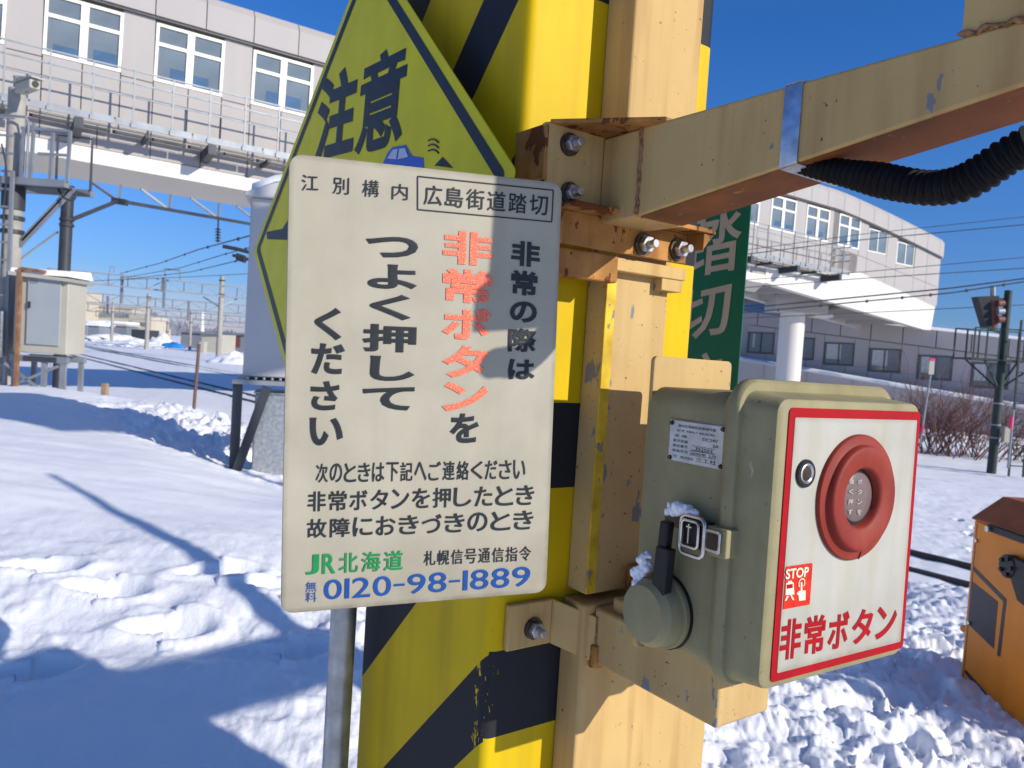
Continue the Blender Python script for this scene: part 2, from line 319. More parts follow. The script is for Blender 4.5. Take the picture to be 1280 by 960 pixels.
def bolt(fr_parent, x, y, z, r=.011, length=.02, axis=(0, -1, 0)):
    """washer, hex nut and thread sticking out along -y"""
    ax = Vector(axis); p = Vector((x, y, z))
    b = MB().cyl(p, p + ax * .004, r * 1.35, seg=20).build('washer', M['washer'], None, smooth=30)
    c = MB().cyl(p + ax * .004, p + ax * (.004 + r * .85), r, seg=6)
    c.cyl(p + ax * (.004 + r * .85), p + ax * (.004 + length), r * .5, seg=12)
    o = c.build('bolt', M['steel'], fr_parent, bevel=.0008); b.parent = o
    return o

# ================================================================== GROUND: one sheet of snow out to the horizon
def vnoise(x, y, seed=0):
    xi = np.floor(x).astype(np.int64); yi = np.floor(y).astype(np.int64); fx = x - xi; fy = y - yi
    fx = fx * fx * fx * (fx * (fx * 6 - 15) + 10); fy = fy * fy * fy * (fy * (fy * 6 - 15) + 10)
    def h(a, b):
        n = (a * 374761393 + b * 668265263 + seed * 1442695041) & 0x7fffffff; n = ((n ^ (n >> 13)) * 1274126177) & 0x7fffffff
        return ((n ^ (n >> 16)) & 0xffff) / 65535.
    return (h(xi, yi) * (1 - fx) + h(xi + 1, yi) * fx) * (1 - fy) + (h(xi, yi + 1) * (1 - fx) + h(xi + 1, yi + 1) * fx) * fy
def fbm(x, y, o, seed=0, billow=False, g=.5):
    s = np.zeros_like(x); a = 1.; t = 0
    for k in range(o):
        v = vnoise(x * 2 ** k + k * 17.3, y * 2 ** k - k * 9.1, seed + k)
        s += a * (np.abs(v * 2 - 1) if billow else v); t += a; a *= g
    return s / t
def slab(x, y, seed):       # broken crust: tilted plates of random height with cracks between
    xi = np.floor(x).astype(np.int64); yi = np.floor(y).astype(np.int64); best = np.full(x.shape, 9.); sec = np.full(x.shape, 9.); hv = np.zeros_like(x)
    def h(a, b, k):
        n = (a * 374761393 + b * 668265263 + (seed * 7 + k) * 1442695041) & 0x7fffffff; n = ((n ^ (n >> 13)) * 1274126177) & 0x7fffffff
        return ((n ^ (n >> 16)) & 0xffff) / 65535.
    for i in (-1, 0, 1):
        for j in (-1, 0, 1):
            cx, cy = xi + i, yi + j; px, py = cx + h(cx, cy, 1), cy + h(cx, cy, 2); d = (x - px) ** 2 + (y - py) ** 2
            hh = h(cx, cy, 3) ** 2 + (x - px) * (h(cx, cy, 4) - .5) * 1.2 + (y - py) * (h(cx, cy, 5) - .5) * 1.2
            up = d < best; sec = np.where(up, best, np.minimum(sec, d)); hv = np.where(up, hh, hv); best = np.where(up, d, best)
    return hv * np.clip((np.sqrt(sec) - np.sqrt(best)) * 11, 0, 1)
CP = []   # (px, py, Y, rough)   -> terrain height control points
for c in [(-150, 470, 12, .1), (0, 483, 12, .1), (90, 488, 11.5, .1), (0, 505, 8.5, .05), (90, 505, 8.5, .1), (-150, 500, 8, .05), (150, 520, 10, .5), (200, 540, 9.5, .9), (280, 562, 8.6, .9), (340, 592, 7.2, .3), (420, 600, 7, .3),
          (-250, 560, 5.2, .03), (0, 570, 5.3, .03), (0, 600, 4.55, .03), (100, 605, 4.5, .03), (150, 560, 6.2, .1), (200, 580, 5.6, .05), (200, 640, 4.1, .03), (270, 620, 5.2, .05), (320, 650, 4.5, .03), (270, 685, 3.86, .05), (0, 690, 3.8, .12), (100, 690, 3.85, .1), (340, 700, 3.9, .1),
          (-200, 800, 3.2, .5), (0, 770, 3.35, .55), (150, 750, 3.55, .5), (300, 760, 3.55, .45), (420, 770, 3.5, .4), (100, 860, 2.8, .12), (300, 850, 2.8, .2), (400, 860, 2.8, .4), (0, 950, 2.35, .08), (200, 950, 2.35, .08),
          (330, 950, 2.4, .2), (420, 950, 2.4, .3), (560, 760, 3.8, .4), (600, 950, 2.5, .4), (700, 800, 3.7, .4), (560, 620, 6.5, .3), (760, 640, 6.5, .3),
          (920, 950, 3.1, .45), (1000, 900, 3.7, .5), (1100, 850, 4.2, .52), (1200, 890, 4.1, .55), (1240, 920, 3.9, .5), (1300, 900, 4, .4), (1180, 800, 5.6, .6), (1170, 760, 7.5, .5), (1000, 760, 7.5, .4), (900, 800, 5.5, .45),
          (1250, 760, 7.6, .5), (1400, 780, 7, .4)]:
    p = at(*c[:3]); CP.append((p.x, p.y, p.z, c[3]))
for X, Y, z, r in [(-2.6, 14.8, .35, .5), (-5, 15, .5, .5), (-8, 16, .6, .4), (-12, 17, .4, .3), (-16, 14, 1.2, .2), (-1.5, 11, .7, .5), (1, 11, .2, .4), (1.5, 14.5, .05, .2), (-6, 22, .05, .15), (-14, 25, .05, .15), (-25, 30, 0, .1),
                   (4.4, 9, .03, .3), (6.5, 9.6, .02, .25), (7.5, 8.2, .03, .25), (9, 7, .03, .25), (3.0, 10.5, .02, .25), (6, 13, .02, .2), (10, 12, .0, .2), (7, 20, 0, .14), (15, 20, 0, .14), (3, 24, 0, .1), (12, 28, 0, .1), (20, 28, 0, .1), (0, 35, 0, .08), (-30, 60, 0, .05), (30, 60, 0, .05),
                   (-3, -1, 1.3, .3), (3, -1, .9, .3), (0, -3, 1.1, .3), (0, .5, 1.2, .3), (1.5, 1.5, .9, .5), (-2, .5, 1.3, .3), (6, 2, .4, .3), (8, -3, .3, .3), (-8, -3, 1.2, .3), (-9, 4, 1.6, .2)]:
    CP.append((X, Y, z, r))
CPa = np.array(CP)
FEET = []; _r = random.Random(12)
for (ax_, ay_), (bx_, by_), n_ in (((-3.3, 3.25), (-.6, 3.75), 8), ((-2.6, 2.7), (-.9, 3.2), 5), ((1.6, 3.0), (3.2, 5.6), 8), ((1.9, 4.9), (4.6, 8.5), 10), ((5.2, 7.3), (8.5, 14), 12), ((6.4, 13.5), (3.5, 20), 9)):
    for k_ in range(n_):
        t_ = k_ / (n_ - 1); an_ = math.atan2(by_ - ay_, bx_ - ax_); sd_ = .1 if k_ % 2 else -.1
        FEET.append((ax_ + (bx_ - ax_) * t_ - math.sin(an_) * sd_ + _r.uniform(-.05, .05), ay_ + (by_ - ay_) * t_ + math.cos(an_) * sd_ + _r.uniform(-.05, .05), an_ + _r.uniform(-.2, .2)))
def terrain(X, Y, hi=True):
    sh = X.shape; X = X.ravel().astype('f8'); Y = Y.ravel().astype('f8')
    R = np.sqrt(X * X + Y * Y); sc_ = np.log(1 + R / 1.2) / np.maximum(R, 1e-6); ax = X * sc_; ay = Y * sc_
    Rc = np.sqrt(CPa[:, 0] ** 2 + CPa[:, 1] ** 2); s2 = np.log(1 + Rc / 1.2) / np.maximum(Rc, 1e-6); bx = CPa[:, 0] * s2; by = CPa[:, 1] * s2
    z = np.zeros_like(X); ro = np.zeros_like(X); step = 60000
    for i in range(0, len(X), step):
        j = slice(i, i + step); d2 = (ax[j, None] - bx) ** 2 + (ay[j, None] - by) ** 2; wgt = np.exp(-d2 / .028) + 1e-6 / (d2 + .02) ** 2
        wgt /= wgt.sum(1, keepdims=True); z[j] = wgt @ CPa[:, 2]; ro[j] = wgt @ CPa[:, 3]
    ro = np.clip((ro - .10) * 1.2, 0, 1); far = np.clip((R - 30) / 30, 0, 1); z = z * (1 - far); ro = ro * (1 - far) + .05 * far
    z = z + (fbm(X * .45, Y * .45, 3, 3) - .5) * .20 * np.clip(ro * 1.3 + .25, 0, 1) * np.clip(R / 6, .3, 1)
    z += ((fbm(X * 1.1 + Y * .3, Y * 1.9, 4, 9) - .5) * .20 + (fbm(X * 3.2, Y * 3.6, 5, 21, True, .55) - .3) * .16 + np.clip(fbm(X * 7, Y * 7.5, 4, 33, False, .6) - .52, 0, 1) * .20) * ro
    rid = 1 - np.abs(2 * fbm(X * 2.2 + 3, Y * 2.7, 4, 43) - 1) * 2.2
    z += np.clip(rid - .55, 0, 1) * .10 * ro
    k = ro > .22
    if k.any():
        for sc2, amp, sd in ((3.6, .085, 5), (7.5, .05, 6)):
            xs, ys = X[k] * sc2 + fbm(X[k] * 5, Y[k] * 5, 2, 8) * .9, Y[k] * sc2 * 1.15 + fbm(X[k] * 5, Y[k] * 5, 2, 18) * .9; z[k] += slab(xs, ys, sd) * amp * np.clip(ro[k] - .2, 0, 1)
    lump = np.clip(vnoise(X * 4.3 + 5, Y * 4.6, 55) - .72, 0, 1) * .45
    z += lump * np.clip(ro - .3, 0, 1)
    near = np.clip(1 - (R - 3.2) / 2.5, 0, 1)
    z += (fbm(X * .95 + 7, Y * 1.15 - 2, 2, 101) - .5) * .22 * near
    z += (fbm(X * 24, Y * 24, 3, 111, True) - .4) * .022 * ro * np.clip(1.4 - R / 9, 0, 1)
    for fx_, fy_, fa in FEET:
        dx, dy = X - fx_, Y - fy_; m_ = (np.abs(dx) < .5) & (np.abs(dy) < .5)
        if not m_.any(): continue
        u_ = dx[m_] * math.cos(fa) + dy[m_] * math.sin(fa); v_ = -dx[m_] * math.sin(fa) + dy[m_] * math.cos(fa); q_ = (u_ / .15) ** 2 + (v_ / (.055 + .015 * np.sign(u_))) ** 2
        z[m_] += -.055 * np.exp(-q_ ** 2 * .5) + .02 * np.exp(-(np.sqrt(q_) - 1.5) ** 2 * 6)
    z += (fbm(X * 9, Y * 9, 3, 71) - .5) * (.004 + .03 * ro) + (fbm(X * 1.3 - Y * .5, Y * 4.2 + X * .8, 3, 77) - .5) * .035
    # far drifts
    z += (fbm(X * .08, Y * .08, 3, 90) - .5) * .25 * far
    # keep the snow below the rails inside the track bed and the crossing
    return z.reshape(sh)
TD = Vector((.62, -.785, 0)).normalized(); TN = Vector((TD.y, -TD.x, 0))    # track direction and its normal
T0 = Vector((-9.7, 31.0, 0))
def tcoord(X, Y): return (X - T0.x) * TN.x + (Y - T0.y) * TN.y
def ground(X, Y):
    z = terrain(X, Y); u = np.abs(tcoord(X, Y) - .55); k = np.clip((u - 1.0) / 1.0, 0, 1); k = k * k * (3 - 2 * k)
    return z * k + (1 - k) * np.minimum(z, .03 + (fbm(X * 2.2, Y * 2.2, 3, 13) - .5) * .05)
def zat(x, y): return float(ground(np.array([x]), np.array([y]))[0])
def build_ground():
    ta = np.concatenate([np.linspace(-180, -48, 45)[:-1], np.linspace(-48, 48, 860), np.linspace(48, 180, 45)[1:-1]]); ta = np.radians(ta)
    rr = np.concatenate([np.geomspace(.25, 1.8, 30)[:-1], np.geomspace(1.8, 45, 640)[:-1], np.geomspace(45, 7000, 60)])
    A, Rr = np.meshgrid(ta, rr); X = np.sin(A) * Rr; Y = np.cos(A) * Rr; Z = ground(X, Y)
    nr, na = A.shape; co = np.stack([X, Y, Z], 2).reshape(-1, 3); co = np.vstack([co, [[0, 0, float(Z[0].mean())]]])
    i = np.arange(nr - 1)[:, None] * na; k = np.arange(na)[None, :]; k2 = (k + 1) % na
    q = np.stack([i + k, i + k2, i + na + k2, i + na + k], 2).reshape(-1, 4)[:, ::-1]
    tri = np.stack([np.full(na, nr * na), np.arange(na), (np.arange(na) + 1) % na], 1)[:, ::-1]
    me = bpy.data.meshes.new('snow_ground'); me.vertices.add(len(co)); me.vertices.foreach_set('co', co.ravel())
    nl = len(q) * 4 + len(tri) * 3; me.loops.add(nl); me.loops.foreach_set('vertex_index', np.concatenate([q.ravel(), tri.ravel()]))
    me.polygons.add(len(q) + len(tri)); st = np.concatenate([np.arange(len(q)) * 4, len(q) * 4 + np.arange(len(tri)) * 3]); me.polygons.foreach_set('loop_start', st)
    me.polygons.foreach_set('use_smooth', [True] * len(me.polygons)); me.materials.append(M['snow']); me.update(calc_edges=True); me.validate()
    o = link('snow_ground', me); tag(o, kind='structure'); return o
build_ground()

# ================================================================== railway track (rails stand just above the packed snow)
def track(name, off, label, far=60):
    c = T0 + TN * off; r = thing(name, label, 'railway track', loc=c, group='railway tracks crossing the yard')
    wb = WB(r)
    for k, u in enumerate((0, 1.067)):
        mb = MB(); L = 130; a = c + TN * u - TD * 95; b = c + TN * u + TD * far
        mb.beam(a + Vector((0, 0, .045)), b + Vector((0, 0, .045)), .07, .1)
        wb('rail', M['rail'], mb)
    return r
track('railway_track', 0, 'nearest snow covered railway track with two dark rails running past the crossing')
track('railway_track', -5.2, 'farther snow covered railway track beyond the nearest one', -8)

# ================================================================== striped hazard post and what is bolted to it
PA = math.radians(35.5); PO = Vector((-.009, 1.0, 0))
PF = Frame(PO, (math.cos(PA), math.sin(PA), 0), (0, 0, 1))          # x along the right face, y into the post, z up
post = thing('hazard_post', 'thick yellow and black striped steel post carrying the signs and the emergency box', 'post', PF)
def striped_body():
    x1, y1, r, z0, z1 = .352, .385, .016, .2, 4.6; prof = []
    for cx, cy, a0 in ((r, r, 180), (x1 - r, r, 270), (x1 - r, y1 - r, 0), (r, y1 - r, 90)):
        for k in range(7): a = math.radians(a0 + 15 * k); prof.append((cx + r * math.cos(a), cy + r * math.sin(a)))
    zs = np.linspace(z0, z1, 12); n = len(prof); me = bpy.data.meshes.new('striped_body'); vs = []; fs = []
    for z in zs: vs += [(x, y, z) for x, y in prof]
    for i in range(len(zs) - 1): fs += [(i * n + k, i * n + (k + 1) % n, (i + 1) * n + (k + 1) % n, (i + 1) * n + k) for k in range(n)]
    fs += [tuple(range(n - 1, -1, -1)), tuple(range((len(zs) - 1) * n, len(zs) * n))]
    me.from_pydata(vs, [], fs); me.materials.append(M['stripe']); uv = me.uv_layers.new(name='wrap')
    for p in me.polygons:
        for li in p.loop_indices:
            x, y, z = vs[me.loops[li].vertex_index]; onL = (p.normal.x < -.7)
            uv.data[li].uv = (y if onL else (y - x if x < r + .001 and y < r + .001 else -x), z)
    me.polygons.foreach_set('use_smooth', [True] * len(me.polygons)); me.set_sharp_from_angle(angle=.5); return link('striped_body', me, post)
striped_body()
# square channels running up the right face
def channel(name, x0, x1, w, z0, z1, m, bev=.004):
    return MB().box(x0, x1, -w, -.0005, z0, z1).build(name, m, post, bevel=bev, seg=3)
zt0 = PF.L(757, 150, 0)[1]
channel('upper_channel', .130, .262, .056, 2.86, 4.6, M['beige'])
zm1 = PF.L(800, 330, -.042)[1]; zm0 = PF.L(745, 742, -.042)[1]
channel('middle_channel', .128, .245, .042, zm0, 2.80, M['beige_peel'], .003)
MB().box(.1265, .1435, -.0435, -.0405, zm0 + .002, 2.79).build('edge_strip', M['stripe'] if False else mat('yellow edge paint', (.62, .42, .02), .5, var=.3, scale=30, chips=[(.6, 60, (.25, .2, .15), .5)]), post, bevel=.001)
channel('base_channel', .122, .395, .047, .2, zm0 - .012, M['beige'], .004)
MB().box(.135, .165, -.062, -.047, zm0 - .098, zm0 - .066).build('drain_lug', M['beige_rust'], post, bevel=.002)
MB().box(.2, .24, -.05, -.042, zm0 + .0, zm0 + .035).build('hinge_lug', M['beige_rust'], post, bevel=.003)

# galvanised pipe up the left of the post (carries the signs)
gx, gz_ = PF.X(425, 850, -.045)
pipe = thing('sign_pipe', 'galvanised round pipe behind the white notice, left of the striped post', 'pipe', PF)
MB().cyl((-.045, gx, .3), (-.045, gx, 2.52), .0215, seg=28).build('pipe', M['galv'], pipe, smooth=40)
MB().cyl((-.045, gx, 2.52), (-.045, gx, 2.535), .023, seg=28).build('cap', M['galv'], pipe, smooth=40)
for z in (2.2, 2.47):
    MB().box(-.068, -.0005, gx - .03, gx + .03, z, z + .03).build('pipe_clamp', M['galv'], pipe, bevel=.002)

# ---- upper bracket of the overhead arm
br = thing('arm_bracket', 'rust streaked beige steel bracket bolted high on the post where the arm starts', 'bracket', PF)
fx = lambda px, py, w: PF.L(px, py, -w)
W0 = .06
def poly(name, pts, w0, w1, m, root=None, bev=.0015):
    return MB().prism([fx(*p, w1) for p in pts], -w1, -w0).build(name, m, root or br, bevel=bev)
XU = .0842                                                    # plane of the arm's left side face
poly('back_plate', [(683, 152), (760, 149), (762, 268), (700, 262), (688, 240), (684, 222)], .056, .064, M['beige'])
zt = 2.881; a1 = fx(688, 150, .064)
yT = PF.X(833, 146, XU)[0]
MB().add([(a1[0], -.064, zt - .001), (XU + .09, -.064, zt - .001), (XU + .09, yT, zt - .001), (XU - .001, yT, zt - .001), (a1[0], -.064, zt + .004), (XU + .09, -.064, zt + .004), (XU + .09, yT, zt + .004), (XU - .001, yT, zt + .004)],
         [(3, 2, 1, 0), (4, 5, 6, 7), (0, 1, 5, 4), (1, 2, 6, 5), (2, 3, 7, 6), (3, 0, 4, 7)]).build('gusset_plate', M['beige_rust'], br, bevel=.0008)
xs = a1[0]
MB().box(xs - .0055, xs, -.0640, -.0005, fx(683, 225, .06)[1], zt - .002).build('side_flange', M['beige_rust'], br, bevel=.001)
MB().box(XU, XU + .082, -.132, -.0645, 2.772, zt - .0015).build('socket', M['beige'], br, bevel=.003)
for px, py in ((711, 181), (711, 242)):
    x, z = fx(px, py, .064); bolt(br, x, -.064, z, .0105, .021)
bolt(br, XU + .055, -.11, zt + .004, .009, .018, axis=(0, 0, 1)); bolt(br, XU + .078, -.125, zt + .004, .009, .014, axis=(0, 0, 1))

# ---- lower angle iron with two bolts
an = thing('angle_bar', 'rusty angle iron with two bolts clamped across the post under the arm', 'angle bar', PF)
x0, z0 = fx(698, 252, .07); x1, z1 = fx(872, 292, .07)
zt2 = (z0 + z1) / 2; zb2 = fx(700, 303, .07)[1]
MB().box(x0, x1 - .02, -.070, -.062, zb2, zt2 - .006).build('upright_leg', M['beige_rust'], an, bevel=.001)
MB().prism([(x0, zt2 - .006), (x1, zt2 - .006), (x1 - .004, zt2), (x0, zt2)], -.104, -.062).build('top_leg', M['beige_rust'], an, bevel=.001)
MB().prism([(x1 - .02, zt2 - .006), (x1 - .001, zt2 - .006), (x1 - .02, zt2 - .03)], -.1, -.062).build('gusset', M['beige_rust'], an, bevel=.001)
for px, py in ((803, 306), (846, 312)):
    x, z = fx(px, py, .07); bolt(an, x, -.07, z, .0115, .022)
st = thing('clamp_strap', 'bent rusty flat strap clamped just below the angle iron', 'strap', PF)
zA = fx(700, 305, .062)[1]; zB = fx(700, 340, .062)[1]; xe = fx(859, 340, .062)[0]
MB().box(x0 - .03, fx(775, 320, .062)[0], -.061, -.043, zB - .004, zA - .002).build('strap_end', M['beige_rust'], st, bevel=.003)
MB().box(fx(773, 320, .062)[0], xe, -.0605, -.043, zB + .013, zA - .004).build('strap_band', M['beige'], st, bevel=.0015)
MB().box(xe - .045, xe - .004, -.058, -.02, zB - .004, zB + .013).build('strap_lug', M['beige'], st, bevel=.001)

# ---- the arm: tapered square tube reaching out towards the camera's right, with a welded riser, a steel band and a hose
arm = thing('support_arm', 'beige tapered steel arm reaching out to the upper right from the striped post', 'arm', PF)
AWD = .080; wS = .133; wE = .578
def zb(wv): return 2.7747 + (wv - .1438) * (2.8303 - 2.7747) / (.5488 - .1438)
MB().add([(XU + i * AWD, -wv, z) for wv in (wS, wE) for i in (0, 1) for z in (zb(wv), zt)], [(0, 1, 3, 2), (4, 6, 7, 5), (0, 4, 5, 1), (2, 3, 7, 6), (0, 2, 6, 4), (1, 5, 7, 3)]).build('tapered_tube', M['beige'], arm, bevel=.003, seg=3)
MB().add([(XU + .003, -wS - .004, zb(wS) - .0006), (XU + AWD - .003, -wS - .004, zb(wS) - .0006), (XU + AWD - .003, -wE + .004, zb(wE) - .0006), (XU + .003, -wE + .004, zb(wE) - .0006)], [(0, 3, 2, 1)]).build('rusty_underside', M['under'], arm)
rng = random.Random(3)
MB().tube([(XU - .0005 + rng.uniform(-.001, .001), -.1345 + rng.uniform(-.0015, .0015), 2.776 + .104 * k / 16) for k in range(17)], [.0016 + rng.uniform(0, .0018) for _ in range(17)], 7).build('weld_bead', M['weld'], arm, smooth=60)
wr = -PF.X(1199, 48, XU)[0]; RW = .058
MB().box(XU + .001, XU + .15, -wr - RW, -wr, zt - .0005, zt + .9).build('riser', M['beige'], arm, bevel=.004, seg=3)
MB().tube([(XU - .0005, -wr - RW * k / 16 * 1.02 + .001, zt + rng.uniform(-.002, .003)) for k in range(17)], [.0012 + rng.uniform(0, .002) for _ in range(17)], 7).build('riser_weld', M['weld'], arm, smooth=60)
w0, w1 = -PF.X(979, 160, XU)[0], -PF.X(1001, 155, XU)[0]
def sect(wv, e): return [(x, -wv, z) for x, z in rrect(XU - e, XU + AWD + e + .016, zb(wv) - e, zt + e, .003, 3)]
band = MB().rings([sect(w0, .0003), sect(w0, .002), sect(w1, .002), sect(w1, .0003)], False, False).build('steel_band', M['strap'], None, smooth=40)
tag(band, 'dull steel band wrapped round the beige arm where the hose begins', 'band'); band.matrix_world = PF.M
hose_px = [(985, 196), (1003, 204), (1030, 211), (1060, 217), (1095, 224), (1130, 231), (1165, 235), (1200, 230), (1228, 216), (1255, 198), (1290, 178)]
hp = []
for k, (px, py) in enumerate(hose_px):
    xx = XU + .028 - .0015 * k; y, z = PF.X(px, py, xx); hp.append(PF.w(xx, y, z))
def smooth_path(P, n):
    out = []
    for i in range(len(P) - 1):
        p0, p1, p2, p3 = P[max(i - 1, 0)], P[i], P[i + 1], P[min(i + 2, len(P) - 1)]
        for k in range(n):
            t = k / n; out.append(.5 * ((2 * p1) + (p2 - p0) * t + (2 * p0 - 5 * p1 + 4 * p2 - p3) * t * t + (3 * p1 - p0 - 3 * p2 + p3) * t ** 3))
    return out + [P[-1]]
path = smooth_path(hp, 40); L = 0; rad = []
for i, p in enumerate(path):
    if i: L += (p - path[i - 1]).length
    rad.append(.0145 * min(1, .55 + L * 4.0) + .0013 * math.sin(L / .0072 * 2 * math.pi) + .0004 * math.sin(L * 70))
hm = MB().tube(path, rad, 22); hose = thing('cable_hose', 'black corrugated hose sagging under the beige arm at the right', 'hose', loc=path[0])
WB(hose)('corrugated_tube', M['hose'], hm, smooth=60)

# ---- lower bracket that carries the emergency box
lb = thing('box_bracket', 'beige steel bracket arm with chipped paint reaching out under the emergency box', 'bracket', PF)
xs0 = fx(636, 790, .012)[0]; zs0 = fx(640, 815, .012)[1]; zs1 = fx(640, 758, .012)[1]
xk = fx(690, 785, .012)[0]; xb = fx(745, 800, .055)[0]; zk0 = fx(745, 829, .056)[1]; zk1 = fx(745, 772, .056)[1]
MB().box(xs0, xk, -.010, -.0005, zs0, zs1).build('flange', M['beige'], lb, bevel=.002)
MB().add([(xk, -.010, zs0), (xk, -.010, zs1), (xb, -.056, zk1), (xb, -.056, zk0), (xk, -.002, zs0), (xk, -.002, zs1), (xb, -.048, zk1), (xb, -.048, zk0)],
         [(0, 1, 2, 3), (7, 6, 5, 4), (0, 3, 7, 4), (1, 5, 6, 2), (0, 4, 5, 1), (3, 2, 6, 7)]).build('bent_flange', M['beige'], lb, bevel=.002)
bx0 = xb; ye, zz = PF.X(895, 905, bx0); zend0 = zz
bx1 = PF.L(962, 868, ye)[0]
MB().box(bx0, bx1, ye, -.048, zk0, zk1 + .012).build('arm_tube', M['beige_peel'], lb, bevel=.004, seg=3)
MB().tube([(bx0 - .0005, -.0555, zk0 + (zk1 - zk0) * k / 20) for k in range(21)], [.0014 + .001 * rng.random() for k in range(21)], 6).build('weld_seam', M['weld'], lb)
x, z = fx(666, 785, .010); bolt(lb, x, -.010, z, .011, .022)

# ================================================================== emergency button box
BK = 1.18; BF = pose(33.08, -.83, -.38, CC + (Vector((.32708, .72, 2.44640)) - CC) * BK, BK)
ebox = thing('emergency_button_box', 'grey green emergency call box with white front and big red ringed button', 'button box', BF)
HW, HH = .1032, .1205
def loft(name, secs, m, cap0=True, cap1=True, smooth=40):   # secs: (x0,x1,z0,z1,r,y)
    mb = MB(); mb.rings([[(x, s[5], z) for x, z in rrect(s[0], s[1], s[2], s[3], s[4], 7)] for s in secs], cap0, cap1)
    mb.f = [f[::-1] for f in mb.f] if False else mb.f
    return mb.build(name, m, ebox, smooth=smooth)
X0, X1, Z0, Z1 = -.1165, .1062, -.1275, .1285
loft('door', [(X0 + .004, X1 - .004, Z0 + .004, Z1 - .004, .012, -.0005), (X0 + .001, X1 - .001, Z0 + .001, Z1 - .001, .013, .0015), (X0, X1, Z0, Z1, .014, .005), (X0 - .003, X1 + .003, Z0 - .003, Z1 + .003, .016, .030), (X0 - .0045, X1 + .0045, Z0 - .0045, Z1 + .0045, .018, .0345), (X0 - .009, X1 + .009, Z0 - .008, Z1 + .009, .022, .0365)], M['box'])
loft('rim', [(X0 - .009, X1 + .008, Z0 - .008, Z1 + .012, .024, .0345), (X0 - .011, X1 + .010, Z0 - .010, Z1 + .0145, .026, .037), (X0 - .0115, X1 + .0105, Z0 - .0105, Z1 + .015, .026, .044), (X0 - .0095, X1 + .009, Z0 - .009, Z1 + .013, .025, .0475), (X0 - .006, X1 + .006, Z0 - .006, Z1 + .009, .024, .052), (X0 - .004, X1 + .004, Z0 - .004, Z1 + .004, .02, .056)], M['box'])
loft('body', [(X0 - .003, X1 + .003, Z0 - .002, Z1 + .0005, .018, .0555), (X0 - .004, X1 + .004, Z0 - .003, Z1 + .001, .020, .060), (X0 - .002, X1 + .002, Z0 - .001, Z1 + .001, .02, .155), (X0 + .001, X1 - .001, Z0 + .002, Z1 - .002, .02, .161), (X0 + .008, X1 - .008, Z0 + .009, Z1 - .009, .018, .1635)], M['box'])
# white panel with red border (sheet metal, flat)
MB().prism(rrect(-HW, HW, -HH, HH, .005), -.0016, -.0004).build('red_border', M['red'], ebox, smooth=40)
MB().prism(rrect(-HW + .0075, HW - .0065, -HH + .0075, HH - .0085, .0015), -.0021, -.0015).build('white_panel', M['panel'], ebox)
# button housing: lathed ring
def lathe(name, c, prof, m, seg=64, cap=True, smooth=40, parent=None, sx=1.):
    mb = MB(); mb.rings([[(c[0] + r * math.cos(2 * math.pi * k / seg) * sx, y, c[1] + r * math.sin(2 * math.pi * k / seg)) for k in range(seg)] for r, y in prof], cap, cap)
    return mb.build(name, m, parent or ebox, smooth=smooth)
BC = (.0005, .0385)
ring = lathe('button_ring', BC, [(.0592, -.002), (.0592, -.0045), (.0582, -.0058), (.0515, -.0064), (.0500, -.0072), (.0492, -.0110), (.0480, -.0128), (.0462, -.0134), (.040, -.0128), (.031, -.0112), (.0288, -.0102), (.0275, -.0080), (.0262, -.0025)], M['button'], cap=False)
lathe('lens', BC, [(.0235, -.0024), (.0232, -.0040), (.0225, -.0046), (.012, -.0052), (.001, -.0053)], M['lens'])
lathe('lens_seal', BC, [(.0266, -.0022), (.0264, -.0034), (.0235, -.0034)], M['black'], cap=False)
MB().beam((BC[0] + .006, -.0064, BC[1] - .0585), (BC[0] + .009, -.0066, BC[1] - .0515), .0009, .0006).build('ring_crack', M['ink'], ring)
for i, c in enumerate('強く押す'): text(c, BF, (1061.5 - i * .6, 602 + i * 12.6), (1067.5 - i * .6, 602 + i * 12.6), 6.5, M['panel'], ebox, .02, y=-.0060)
for i, c in enumerate('ボタンを'): text(c, BF, (1072 - i * .3, 602 + i * 12.6), (1078 - i * .3, 602.5 + i * 12.6), 6.5, M['panel'], ebox, .02, y=-.0060)
# key lock
KC = (-.0775, .0628)
lk = lathe('key_lock', KC, [(.0125, -.0018), (.0125, -.004), (.0118, -.0048), (.0098, -.0048), (.0095, -.0030)], M['black'], 32, False)
lathe('lock_ring', KC, [(.0096, -.003), (.0092, -.0052), (.0078, -.0056), (.0062, -.0046)], M['chrome'], 32, False, parent=lk)
lathe('lock_cylinder', KC, [(.0063, -.0035), (.0060, -.0050), (.0022, -.0054)], M['darkmetal'], 24, parent=lk)
# STOP sticker
stk = MB().prism(rrect(-.0945, -.0575, -.0565, -.0188, .0012), -.0028, -.0020).build('stop_sticker', mat('bright red reflective film', (.62, .03, .012), .25, var=.25, scale=160), ebox)
text('STOP', BF, (982.5, 718), (1011, 714.5), 12.5, M['white'], stk, .025, y=-.0033)
def glyph(pts_list, root, name='pictogram', y=-.0033):
    mb = MB()
    for pts in pts_list: mb.prism([BF.L(*p, y) for p in pts], y, y + .0004)
    return mb.build(name, M['white'], root)
glyph([[(983, 729), (992, 728), (993, 743), (982, 744)], [(981, 751), (984, 745), (986, 745), (983, 751)], [(988, 744), (990, 744), (993, 750), (991, 750)], [(985, 726.5), (990, 726), (990, 728), (985, 728.5)]], stk)
glyph([[(998, 739), (1007, 738), (1007, 750), (999, 751)], [(1001, 728), (1003, 728), (1003, 740), (1001, 740)], [(996, 742), (999, 739), (999, 745)]], stk)
mb = MB()
